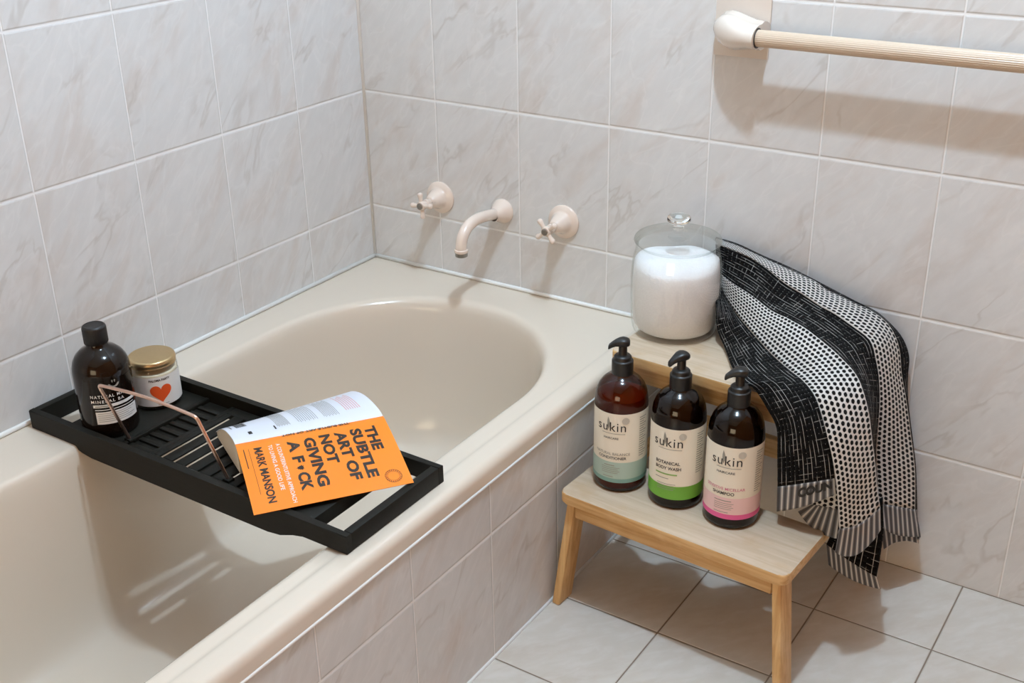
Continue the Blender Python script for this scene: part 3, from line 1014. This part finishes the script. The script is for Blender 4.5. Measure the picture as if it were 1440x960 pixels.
# ------------------------------------------------------------------ candle
CX, CY = 0.1415, -0.7445
t = thing('candle_jar', 'white labelled candle jar with gold lid and orange heart on the tray', 'candle', (CX, CY, DK))
cr = 0.0400
lathe_obj('glass', fillet([(0, 0.002), (0.034, 0.002), (cr-0.001, 0.003), (cr, 0.007), (cr, 0.066), (cr-0.0012, 0.071), (cr-0.003, 0.0735), (cr-0.003, 0.078)], 0.002, 3), M_GLASS, t, 72)
lathe_obj('wax', fillet([(0, 0.0055), (cr-0.004, 0.0055), (cr-0.0022, 0.008), (cr-0.0022, 0.0635), (0, 0.0625)], 0.002, 3), M_WAX, t, 64)
lid = lathe_obj('lid', fillet([(0.0372, 0.0725), (0.0388, 0.0728), (0.0384, 0.0760), (0.0388, 0.0775), (0.0392, 0.0800), (0.0378, 0.0845), (0.0350, 0.0860), (0, 0.0862)], 0.0015, 3), M_GOLD, t, 80)
face = math.atan2(-1.8592-CY, 1.6058-CX)+rd(9)
g = cyl_map(cr+0.0004, face); g2 = cyl_map(cr+0.0007, face); g3 = cyl_map(cr+0.0010, face)
lab = mesh_obj('label', *cyl_patch(g, -0.052, 0.052, 0.0090, 0.0610, 48), M_CLABEL, t)
hp = []
for k in range(48):
    a = 2*PI*k/48
    hx = 16*math.sin(a)**3; hy = 13*math.cos(a)-5*math.cos(2*a)-2*math.cos(3*a)-math.cos(4*a)
    hp.append((hx*0.00112+0.0005, 0.0325+hy*0.00112))
cen = (0.0005, 0.0335)
hv = [g2(*cen)]+[g2(cen[0]+(p[0]-cen[0])*f, cen[1]+(p[1]-cen[1])*f) for f in (0.2, 0.4, 0.6, 0.8, 1.0) for p in hp]
hf = [(0, 1+k, 1+(k+1) % 48) for k in range(48)]
hf += [(1+48*q+k, 1+48*(q+1)+k, 1+48*(q+1)+(k+1) % 48, 1+48*q+(k+1) % 48) for q in range(4) for k in range(48)]
mesh_obj('heart', hv, hf, M_HEART, lab, False)
mesh_obj('lettering', *merge([place_text('PALOMA PARTY', g2, 0.0005, 0.0535, 0.0038, width=0.035, align='C', bold=0.035)]), M_INK, lab, False)
mesh_obj('fine_print', *merge([cyl_patch(g2, -0.007, 0.011, 0.0118, 0.0128, 8)]), M_INKG, lab, False)

# ------------------------------------------------------------------ open book lying face down
W0 = Vector((0.3296, -0.7905, 0.4020))
W1 = Vector((0.4417, -0.5969, 0.4180))
S0 = Vector((0.4312, -0.8437, 0.4400))
S1 = Vector((0.5624, -0.6606, 0.4400))
F0 = Vector((0.5537, -0.9332, 0.4065))
F1 = Vector((0.6897, -0.7496, 0.4065))

BO = (0.50, -0.78, 0.39)
book = thing('book', 'open orange and white paperback lying face down on the black tray', 'book', BO)
bN = (S0-F0).cross(S1-S0).normalized()
if bN.z < 0: bN = -bN
def cover(s, t, o=0.0):
    """front cover: s from the ridge to the fore edge, t from head to tail"""
    a = S1.lerp(S0, t); b = F1.lerp(F0, t)
    p = a.lerp(b, s)
    bow = 0.0045*math.sin(PI*s)*(0.6+0.4*t)-0.003*max(0, 1-s/0.10)**2
    return p+bN*(bow+o)
def back(s, t, o=0.0):
    a = S1.lerp(S0, t); b = W1.lerp(W0, t)
    p = a.lerp(b, s)
    n = Vector((-0.35, 0.28, 0.9)).normalized()
    return p+n*(0.011*math.sin(PI*s)**0.9-0.003*max(0, 1-s/0.10)**2+o)
def sheet(fn, s0, s1, t0, t1, thick, ns=24, nt=20):
    V, F = [], []
    for o in (0.0, -thick):
        for j in range(nt+1):
            for i in range(ns+1):
                V.append(tuple(fn(s0+(s1-s0)*i/ns, t0+(t1-t0)*j/nt, o)))
    M = (nt+1)*(ns+1)
    for j in range(nt):
        for i in range(ns):
            a = j*(ns+1)+i
            F.append((a, a+1, a+ns+2, a+ns+1))
            F.append((M+a, M+a+ns+1, M+a+ns+2, M+a+1))
    def rim(ids):
        for a, b in zip(ids[:-1], ids[1:]):
            F.append((a, M+a, M+b, b))
    rim([i for i in range(ns+1)]); rim([nt*(ns+1)+i for i in range(ns, -1, -1)])
    rim([j*(ns+1) for j in range(nt, -1, -1)]); rim([j*(ns+1)+ns for j in range(nt+1)])
    bm = bmesh.new(); vs = [bm.verts.new(Vector(v)-Vector(BO)) for v in V]
    for f in F: bm.faces.new([vs[i] for i in f])
    return bm
fc = bm_obj('front_cover', sheet(cover, 0.0, 1.0, 0.0, 1.0, 0.0006), M_ORANGE, book, True, 40)
fc['label'] = 'bright orange front cover with black title'
bc = bm_obj('back_cover', sheet(back, 0.0, 1.0, 0.0, 1.0, 0.0006), M_BACKCOV, book, True, 40)
bc['label'] = 'white back cover with columns of small print and a barcode'
bm_obj('pages', sheet(lambda s, t, o: cover(s, t, o-0.0007), 0.03, 0.985, 0.008, 0.992, 0.0022), M_PAGES, book, True, 40)
# the thick half of the pages, a wedge under the back cover
nt, ns = 14, 10
V, F = [], []
fd = (F0-S0); fd.z = 0; fd.normalize()
for j in range(nt+1):
    t = 0.006+0.988*j/nt
    ring = [back(0.985*(1-i/ns), t, -0.0012) for i in range(ns+1)]
    zb = 0.4085+(0.3925-0.4085)*t
    s_ = ring[-1]; w_ = ring[0]
    ring.append(Vector((s_.x, s_.y, s_.z-0.008))+fd*0.008)
    ring.append(Vector((s_.x, s_.y, zb))+fd*0.010)
    ring.append(Vector((w_.x, w_.y, min(zb, w_.z-0.004))))
    V += [tuple(p-Vector(BO)) for p in ring]
m = ns+4
for j in range(nt):
    for i in range(m):
        i2 = (i+1) % m
        F.append((j*m+i, j*m+i2, (j+1)*m+i2, (j+1)*m+i))
F += [tuple(range(m)), tuple(nt*m+i for i in range(m))]
bm = bmesh.new(); vs = [bm.verts.new(v) for v in V]
for f in F: bm.faces.new([vs[i] for i in f])
bm_obj('pages', bm, M_PAGES, book, True, 40)
BWID, BHGT = 0.153, 0.23
def on_cover(x, y):      # x: metres from the ridge towards the fore edge, y: metres up from the tail
    return tuple(cover(x/BWID, 1-y/BHGT, 0.00035)-Vector(BO))
def line(s, s0, s1, tb, h, bold=0.03):
    """a line of the title: s0..s1 across the cover, baseline at t = tb, capital height h (fraction of the height)"""
    return place_text(s, on_cover, s0*BWID, (1-tb)*BHGT, h*BHGT, width=(s1-s0)*BWID, bold=bold)
title = [line('THE', 0.145, 0.50, 0.160, 0.068, 0.045), line('SUBTLE', 0.145, 0.84, 0.258, 0.068, 0.045), line('ART OF', 0.145, 0.83, 0.362, 0.068, 0.045),
         line('NOT', 0.145, 0.57, 0.466, 0.068, 0.045), line('GIVING', 0.145, 0.83, 0.570, 0.068, 0.045), line('A', 0.145, 0.315, 0.676, 0.068, 0.045), line('F', 0.385, 0.475, 0.676, 0.068, 0.045),
         line('CK', 0.61, 0.84, 0.676, 0.068, 0.045)]
# ink blot that stands for the missing letter
bl = []
for k in range(20):
    a = 2*PI*k/20
    r = (0.0052 if k % 2 else 0.0034)*(1+0.15*math.sin(3*a))
    bl.append(on_cover(0.545*BWID+r*math.cos(a), (1-0.645)*BHGT+r*1.15*math.sin(a)))
title.append((bl, [tuple(range(20))]))
mesh_obj('title_lettering', *merge(title), M_BOOKINK, fc, False)
mesh_obj('author_lettering', *merge([line('MARK MANSON', 0.150, 0.905, 0.895, 0.050, 0.028)]), M_BOOKINK, fc, False)
for l_ in (line('A COUNTERINTUITIVE APPROACH', 0.145, 0.955, 0.752, 0.026, 0.012), line('TO LIVING A GOOD LIFE', 0.145, 0.78, 0.803, 0.026, 0.012)):
    mesh_obj('subtitle_lettering', *l_, M_WHITE, fc, False)
sp = [line('', 0, 1, 0, 0)] if False else []
def on_spine(x, y):      # x: metres from the head, y: metres from the ridge towards the cover
    return tuple(cover(0.004+y/BWID, x/BHGT, 0.00035)-Vector(BO))
sp = [place_text('THE SUBTLE ART OF NOT', on_spine, 0.055, 0.0006, 0.0062, width=0.105, bold=0.03)]
mesh_obj('spine_lettering', *merge(sp), M_BOOKINK, fc, False)
def patch(fn, x0, x1, y0, y1, n=4):
    V, F = [], []
    for j in range(n+1):
        for i in range(n+1):
            V.append(fn(x0+(x1-x0)*i/n, y0+(y1-y0)*j/n))
    for j in range(n):
        for i in range(n):
            a = j*(n+1)+i
            F.append((a, a+1, a+n+2, a+n+1))
    return V, F
small = [patch(on_cover, 0.022, 0.066, 0.0085, 0.0098), patch(on_cover, 0.022, 0.120, 0.0160, 0.0165)]
mesh_obj('fine_print', *merge(small), M_BOOKINK, fc, False)
sc, sr = (0.872*BWID, (1-0.105)*BHGT), 0.0125
ringV, ringF = [], []
for rr, dr in ((sr, 0.0005), (sr*0.72, 0.0004)):
    o = len(ringV)
    for k in range(48):
        a = 2*PI*k/48
        ringV += [on_cover(sc[0]+rr*math.cos(a), sc[1]+rr*math.sin(a)), on_cover(sc[0]+(rr-dr)*math.cos(a), sc[1]+(rr-dr)*math.sin(a))]
    for k in range(48):
        j = (k+1) % 48
        ringF.append((o+2*k, o+2*j, o+2*j+1, o+2*k+1))
for k in range(22):
    a = 2*PI*k/22
    o = len(ringV)
    for (r_, w_) in ((sr*0.80, -0.07), (sr*0.80, 0.05), (sr*0.92, 0.05), (sr*0.92, -0.07)):
        ringV.append(on_cover(sc[0]+r_*math.cos(a+w_), sc[1]+r_*math.sin(a+w_)))
    ringF.append((o, o+1, o+2, o+3))
mesh_obj('seal', ringV, ringF, M_BOOKINK, fc, False)
def on_back(x, y):       # x: fraction from ridge to fore edge, y: fraction from head
    return tuple(back(x, y, 0.0004)-Vector(BO))
lines = []
for col in ((0.26, 0.37), (0.41, 0.55), (0.60, 0.69)):
    n = 9 if col[0] > 0.4 else 8
    for k in range(10):
        y = col[0]+(col[1]-col[0])*k/10
        lines.append(patch(on_back, 0.16+0.02*(k % 2), 0.82-0.05*(k % 3), y, y+0.0035, 6))
mesh_obj('small_print', *merge(lines), M_INKG, bc, False)
red = [patch(on_back, 0.22, 0.80-0.06*(k % 3), 0.10+0.016*k, 0.1045+0.016*k, 6) for k in range(7)]
mesh_obj('red_print', *merge(red), M_REDT, bc, False)
bars = []
random.seed(3)
y = 0.855
while y < 0.925:
    w = random.choice((0.0015, 0.003, 0.0045))
    bars.append(patch(on_back, 0.42, 0.72, y, y+w, 2)); y += w+random.choice((0.0015, 0.003))
mesh_obj('printed_mark', *patch(on_back, 0.42, 0.72, 0.955, 0.962, 2), M_INK, bc, False)
mesh_obj('printed_mark', *patch(on_back, 0.12, 0.20, 0.86, 0.885, 2), M_INK, bc, False)
mesh_obj('printed_mark', *patch(on_back, 0.12, 0.22, 0.70, 0.71, 2), M_INK, bc, False)
mesh_obj('barcode', *merge(bars), M_INK, bc, False)

# ------------------------------------------------------------------ towel
def towel_mats():
    def setup(name):
        t = NT(name)
        uv = t.n('ShaderNodeUVMap'); uv.uv_map = 'UVMap'
        sp_ = t.n('ShaderNodeSeparateXYZ'); t.l(uv.outputs[0], sp_.inputs[0])
        wob = t.noise(uv.outputs[0], 0.9, 2)
        wob = t.math('MULTIPLY', t.math('SUBTRACT', wob, 0.5), 0.10)
        U = t.math('ADD', sp_.outputs[0], wob)
        V_ = t.math('ADD', sp_.outputs[1], t.math('MULTIPLY', wob, 0.8))
        return t, uv.outputs[0], U, V_
    fuzz = 900
    # white ground, black tufts
    t, uv, U, Vv = setup('white_terry_black_tufts')
    par = t.math('MULTIPLY', t.math('FLOORED_MODULO', t.math('FLOOR', U), 2.0), 0.5)
    Vs = t.math('ADD', Vv, par)
    dx = t.math('SUBTRACT', t.math('FRACT', U), 0.5)
    dy = t.math('SUBTRACT', t.math('FRACT', Vs), 0.5)
    d = t.math('SQRT', t.math('ADD', t.math('MULTIPLY', dx, t.math('MULTIPLY', dx, 1.25)), t.math('MULTIPLY', dy, dy)))
    d = t.math('ADD', d, t.math('MULTIPLY', t.math('SUBTRACT', t.noise(uv, 6, 3), 0.5), 0.16))
    dot = t.smooth(d, 0.34, 0.43, 1.0, 0.0)
    thread = t.noise(uv, 14, 3)
    col = t.mix(dot, t.mix(thread, S(196, 190, 182), S(246, 243, 238)), t.mix(thread, S(8, 8, 8), S(28, 27, 26)))
    h = t.math('ADD', t.math('MULTIPLY', dot, 0.7), t.math('MULTIPLY', thread, 0.4))
    t.principled(col, 0.9, 0, 0.1, 0, t.bump(h, 0.003, 0.8), **{'Sheen Weight': 0.04})
    white = t.m
    # black ground, thin white threads between the tufts
    t, uv, U, Vv = setup('black_terry_white_threads')
    fu = t.math('ABSOLUTE', t.math('SUBTRACT', t.math('FRACT', U), 0.5))
    fv = t.math('ABSOLUTE', t.math('SUBTRACT', t.math('FRACT', Vv), 0.5))
    def dashes(cell, run, seed, lo, hi):
        cx = t.n('ShaderNodeCombineXYZ')
        t.val(cx.inputs[0], t.math('MULTIPLY_ADD', t.math('FLOOR', t.math('ADD', cell, 0.5)), 3.7, seed))
        t.val(cx.inputs[1], run)
        return t.smooth(t.noise(cx.outputs[0], 1.0, 1), lo, hi)
    lu = t.math('MULTIPLY', t.smooth(fu, 0.425, 0.48), dashes(U, t.math('MULTIPLY', Vv, 0.16), 1.3, 0.46, 0.56))
    lv = t.math('MULTIPLY', t.math('MULTIPLY', t.smooth(fv, 0.43, 0.48), dashes(Vv, t.math('MULTIPLY', U, 0.35), 9.1, 0.54, 0.64)), 0.55)
    cross = t.math('MULTIPLY', t.math('MULTIPLY', t.smooth(fu, 0.40, 0.46), t.smooth(fv, 0.40, 0.46)), 0.45)
    w = t.math('MAXIMUM', t.math('MAXIMUM', lu, lv), cross, clamp=True)
    thread = t.noise(uv, 14, 3)
    col = t.mix(t.math('MULTIPLY', w, 0.72), t.mix(thread, S(6, 6, 6), S(22, 21, 21)), S(226, 222, 216))
    tuft = t.math('MULTIPLY', t.smooth(fu, 0.18, 0.47, 1.0, 0.0), t.smooth(fv, 0.18, 0.47, 1.0, 0.0))
    t.principled(col, 0.95, 0, 0.08, 0, t.bump(t.math('ADD', tuft, t.math('MULTIPLY', thread, 0.4)), 0.003, 0.8), **{'Sheen Weight': 0.02})
    black = t.m
    # flat woven hem, grey with pale stripes
    t, uv, U, Vv = setup('grey_striped_hem')
    sp_ = t.n('ShaderNodeSeparateXYZ'); t.l(uv, sp_.inputs[0])
    f = t.math('FRACT', t.math('MULTIPLY', sp_.outputs[0], 1.0))
    st = t.math('MULTIPLY', t.smooth(f, 0.62, 0.70), t.smooth(f, 0.88, 0.96, 1.0, 0.0))
    dk = t.math('MULTIPLY', t.smooth(f, 0.05, 0.15), t.smooth(f, 0.42, 0.52, 1.0, 0.0))
    weave = t.noise(uv, 22, 2)
    col = t.mix(dk, S(128, 128, 130), S(88, 88, 90))
    col = t.mix(st, col, S(214, 211, 206))
    col = t.mix(t.math('MULTIPLY', weave, 0.15), col, S(40, 40, 40))
    t.principled(col, 0.85, 0, 0.1, 0, t.bump(weave, 0.0006, 0.5))
    return black, white, t.m
M_TB, M_TWH, M_HEM = towel_mats()
TOWEL = {
 'A0': [[[0.8462,-0.075,0.5195],[0.8827,-0.152,0.5043],[0.8928,-0.165,0.4692],[0.9157,-0.184,0.449],[0.9616,-0.2537,0.449],[1.0052,-0.3147,0.464],[1.0291,-0.3264,0.4619],[1.0564,-0.3378,0.4401],[1.0745,-0.34,0.4128],[1.0789,-0.338,0.3652],[1.0822,-0.334,0.3073]],[[1.0822,-0.334,0.3073],[1.0842,-0.332,0.2605]]],
 'A2': [[[0.8432,-0.06,0.5245],[0.8704,-0.09,0.5003],[0.9099,-0.13,0.4903],[0.9612,-0.18,0.4847],[1.0158,-0.2276,0.4775],[1.0622,-0.2706,0.4799],[1.0957,-0.3022,0.484],[1.1288,-0.3366,0.4793],[1.1521,-0.352,0.444],[1.1663,-0.348,0.3976],[1.1728,-0.342,0.3568]],[[1.1728,-0.342,0.3568],[1.1766,-0.338,0.3282]]],
 'B0': [[[0.8432,-0.06,0.5245],[0.8704,-0.09,0.5003],[0.9099,-0.13,0.4903],[0.9612,-0.18,0.4847],[1.0158,-0.2276,0.4775],[1.0622,-0.2706,0.4799],[1.0957,-0.3022,0.484],[1.1288,-0.3366,0.4793],[1.1521,-0.352,0.444],[1.1596,-0.357,0.4305],[1.1692,-0.359,0.4066],[1.1761,-0.359,0.3818],[1.1833,-0.356,0.3452],[1.1905,-0.346,0.2745]],[[1.1905,-0.346,0.2745],[1.1851,-0.338,0.2243]]],
 'B1': [[[0.843,-0.06,0.5285],[0.8834,-0.09,0.5258],[0.933,-0.12,0.5234],[0.98,-0.15,0.5177],[1.0202,-0.175,0.5211],[1.0607,-0.2,0.5214],[1.103,-0.2252,0.5145],[1.1315,-0.2437,0.5085],[1.1639,-0.2678,0.4992],[1.1836,-0.2855,0.4823],[1.1987,-0.295,0.4523],[1.2094,-0.295,0.4066],[1.2173,-0.292,0.3678],[1.2244,-0.287,0.3218],[1.231,-0.283,0.2921]],[[1.231,-0.283,0.2921],[1.2353,-0.277,0.2494]]],
 'Bm': [None,[[1.2126,-0.32,0.2766],[1.214,-0.314,0.2167]]],
 'C1': [[[0.8294,-0.045,0.572],[0.8479,-0.05,0.5718],[0.8979,-0.06,0.5663],[0.9341,-0.07,0.5572],[0.9745,-0.085,0.5433],[1.0104,-0.095,0.5352],[1.0497,-0.11,0.5275],[1.0762,-0.115,0.5213],[1.1115,-0.125,0.5105],[1.139,-0.13,0.4988],[1.1499,-0.135,0.4883],[1.1579,-0.138,0.4675],[1.1665,-0.14,0.4386],[1.1731,-0.14,0.3924],[1.1758,-0.14,0.3401],[1.1784,-0.138,0.2925],[1.1914,-0.135,0.2045]],[[1.1914,-0.135,0.2045],[1.2019,-0.13,0.1537]]],
 'D1': [[[0.8236,-0.03,0.5769],[0.8668,-0.035,0.5733],[0.9188,-0.04,0.5625],[0.9748,-0.045,0.5504],[1.0159,-0.048,0.5417],[1.0362,-0.05,0.5324],[1.0755,-0.05,0.5215],[1.1153,-0.05,0.5109],[1.1445,-0.05,0.4957],[1.1639,-0.055,0.475],[1.1755,-0.06,0.4499],[1.1828,-0.062,0.4158],[1.1952,-0.062,0.3737],[1.2096,-0.062,0.3166],[1.2245,-0.06,0.2519],[1.23,-0.058,0.2143],[1.236,-0.056,0.1631]],[[1.236,-0.056,0.1631],[1.2489,-0.05,0.108]]],
 'E1': [[[0.8158,-0.012,0.5725],[0.8572,-0.012,0.5681],[0.9079,-0.012,0.5551],[0.9628,-0.012,0.5421],[1.0196,-0.012,0.5246],[1.074,-0.012,0.5073],[1.1147,-0.012,0.4952],[1.1384,-0.013,0.4813],[1.1589,-0.015,0.4658],[1.1746,-0.02,0.4478],[1.1824,-0.02,0.4245],[1.185,-0.025,0.3964],[1.1915,-0.03,0.3569],[1.2053,-0.032,0.3009],[1.2212,-0.032,0.2336],[1.2347,-0.032,0.1492]],[[1.2347,-0.032,0.1492],[1.2465,-0.03,0.0924]]],
 'F0': [[[1.1287,-0.315,0.3178],[1.1329,-0.31,0.2784]],[[1.1329,-0.31,0.2784],[1.1115,-0.31,0.2576]]],
 'Fm': [[[1.1486,-0.315,0.3244],[1.1523,-0.31,0.2812]],[[1.1523,-0.31,0.2812],[1.1414,-0.308,0.2321]]],
 'F1': [[[1.1747,-0.315,0.333],[1.1783,-0.31,0.2836]],[[1.1783,-0.31,0.2836],[1.177,-0.306,0.2277]]],
 'H0': [[[1.1474,-0.21,0.1916],[1.1339,-0.21,0.1439]],[[1.1339,-0.21,0.1439],[1.1411,-0.208,0.1031]]],
 'Hm': [[[1.182,-0.205,0.222],[1.1763,-0.2,0.1176]],[[1.1763,-0.2,0.1176],[1.1833,-0.198,0.0809]]],
 'H1': [[[1.2137,-0.2,0.2576],[1.2205,-0.195,0.1882],[1.219,-0.19,0.0974]],[[1.219,-0.19,0.0974],[1.2271,-0.188,0.0744]]],
 'I0': [[[1.1879,-0.11,0.1779],[1.1956,-0.11,0.1443]],[[1.1956,-0.11,0.1443],[1.2053,-0.108,0.0993]]],
 'Im': [[[1.2116,-0.08,0.1695],[1.2175,-0.08,0.1422]],[[1.2175,-0.08,0.1422],[1.224,-0.078,0.1048]]],
 'I1': [[[1.2348,-0.045,0.158],[1.2417,-0.045,0.1234]],[[1.2417,-0.045,0.1234],[1.2476,-0.04,0.0866]]],
}
def resample(pts, n):
    P = catmull(pts, 6) if len(pts) > 2 else [Vector(p) for p in pts]
    L = [0.0]
    for a, b in zip(P[:-1], P[1:]): L.append(L[-1]+(b-a).length)
    out, k = [], 0
    for i in range(n+1):
        d = L[-1]*i/n
        while k < len(L)-2 and L[k+1] < d: k += 1
        s = (d-L[k])/max(1e-9, L[k+1]-L[k])
        out.append(P[k].lerp(P[k+1], min(1, max(0, s))))
    return out
PITCH = 0.0094
OUT = Vector((0.35, -0.75, 0.45)).normalized()      # way the folds swell, into the room
cloth = {'V': [], 'F': [], 'U': [], 'M': []}
hems = []
hem_fn = {}
def loft(key, L, R, M, cols, slot, bulge, hem=True, rows=70, hrows=10, nc=24, push=0.0, hcols=None, hslot=2, vshift=0.0):
    """one fold of the towel between the guide edges L and R"""
    T_, H_ = [], []
    gl, gr = resample(L[0], rows), resample(R[0], rows)
    for j in range(rows+1):
        a, b = gl[j], gr[j]
        s_ = j/rows
        row = []
        for i in range(nc+1):
            f = i/nc
            swell = bulge*math.sin(PI*f)*min(1.0, 0.35+1.6*s_)
            ripple = 0.0012*math.sin(9*f+6*s_)
            row.append(a.lerp(b, f)+OUT*(swell+push+ripple))
        T_.append(row)
    if M is not None and M[1] is not None:      # let the lower rows run to the middle hem guide
        m0 = Vector(M[1][0])
        corr = m0-T_[-1][nc//2]
        for j in range(rows+1):
            s_ = (j/rows)**3
            for i in range(nc+1):
                T_[j][i] = T_[j][i]+corr*s_*math.sin(PI*i/nc)
    def emit(store, grid, ucols, v0, mat):
        o = len(store['V'])
        nr = len(grid)
        v = v0
        for j, row in enumerate(grid):
            if j > 0:
                v += sum((row[i]-grid[j-1][i]).length for i in (0, nc//2, nc))/3/PITCH
            for i, p in enumerate(row):
                store['V'].append(tuple(p)); store['U'].append((ucols*i/nc, v))
        for j in range(nr-1):
            for i in range(nc):
                a = o+j*(nc+1)+i
                store['F'].append((a, a+nc+1, a+nc+2, a+1)); store['M'].append(mat)
        return v
    vend = emit(cloth, T_, cols, vshift, slot)
    if hem:
        hl, hr = resample(L[1], hrows), resample(R[1], hrows)
        end = [T_[-1][i] for i in range(nc+1)]
        bl, br = hl[-1], hr[-1]
        bm_ = Vector(M[1][1]) if (M is not None and M[1] is not None) else (bl+br)/2+Vector((0, -0.004, -0.004))
        grid = []
        for j in range(hrows+1):
            s_ = j/hrows
            row = []
            for i in range(nc+1):
                f = i/nc
                tgt = bl*((1-f)*(1-2*f)) + bm_*(4*f*(1-f)) + br*(f*(2*f-1))
                p = end[i].lerp(tgt, s_)
                row.append(p+OUT*(0.0015*math.sin(f*PI*5)*s_ + push))
            grid.append(row)
        hs = {'V': [], 'F': [], 'U': [], 'M': []}
        emit(hs, grid, hcols or cols*0.9, 0, 0)
        hems.append((key, hs))
        hem_fn[key] = grid
T = TOWEL
loft('A', T['A0'], T['A2'], None, 13, 0, 0.012, hcols=9)
loft('B', T['B0'], T['B1'], T['Bm'], 9, 1, 0.014, hcols=8)
loft('C', T['B1'], T['C1'], None, 12, 0, -0.010, hem=False, push=-0.0015)
loft('D', T['C1'], T['D1'], None, 8, 1, 0.012, hcols=8)
loft('E', T['D1'], T['E1'], None, 3, 0, 0.004, hcols=2, push=-0.001)
loft('F', T['F0'], T['F1'], T['Fm'], 5, 1, 0.003, rows=12, hcols=6)
loft('H', T['H0'], T['H1'], T['Hm'], 9, 0, 0.004, rows=24, hcols=10)
loft('I', T['I0'], T['I1'], T['Im'], 6, 0, 0.003, rows=10, hcols=7)
TWO = (1.05, -0.15, TT)
towel = thing('towel', 'black and white dotted terry towel draped over the right end of the wooden stool', 'towel', TWO)
cl = mesh_obj('terry_cloth', cloth['V'], cloth['F'], [M_TB, M_TWH], towel, True, cloth['U'], cloth['M'], TWO)
md = cl.modifiers.new('thickness', 'SOLIDIFY'); md.thickness = 0.0045; md.offset = -1.0
he = None
for key, hs in hems:
    h_ = mesh_obj('hem', hs['V'], hs['F'], M_HEM, towel, True, hs['U'], hs['M'], TWO)
    h_['label'] = 'grey hem with pale stripes'
    md = h_.modifiers.new('thickness', 'SOLIDIFY'); md.thickness = 0.0025; md.offset = -1.0
    if key == 'A': he = h_
gA = hem_fn['A']
def on_hem(x, y):        # x, y in fractions of the left hem panel
    i = min(max(x, 0), 0.9999)*24; j = (1-min(max(y, 0), 0.9999))*10
    i0, j0 = int(i), int(j)
    p = gA[j0][i0].lerp(gA[j0][i0+1], i-i0).lerp(gA[j0+1][i0].lerp(gA[j0+1][i0+1], i-i0), j-j0)
    return tuple(p+OUT*0.0016-Vector(TWO))
mesh_obj('lettering', *place_text('COUN', on_hem, 0.36, 0.46, 0.36, width=0.58, bold=0.06), M_INK, he, False)
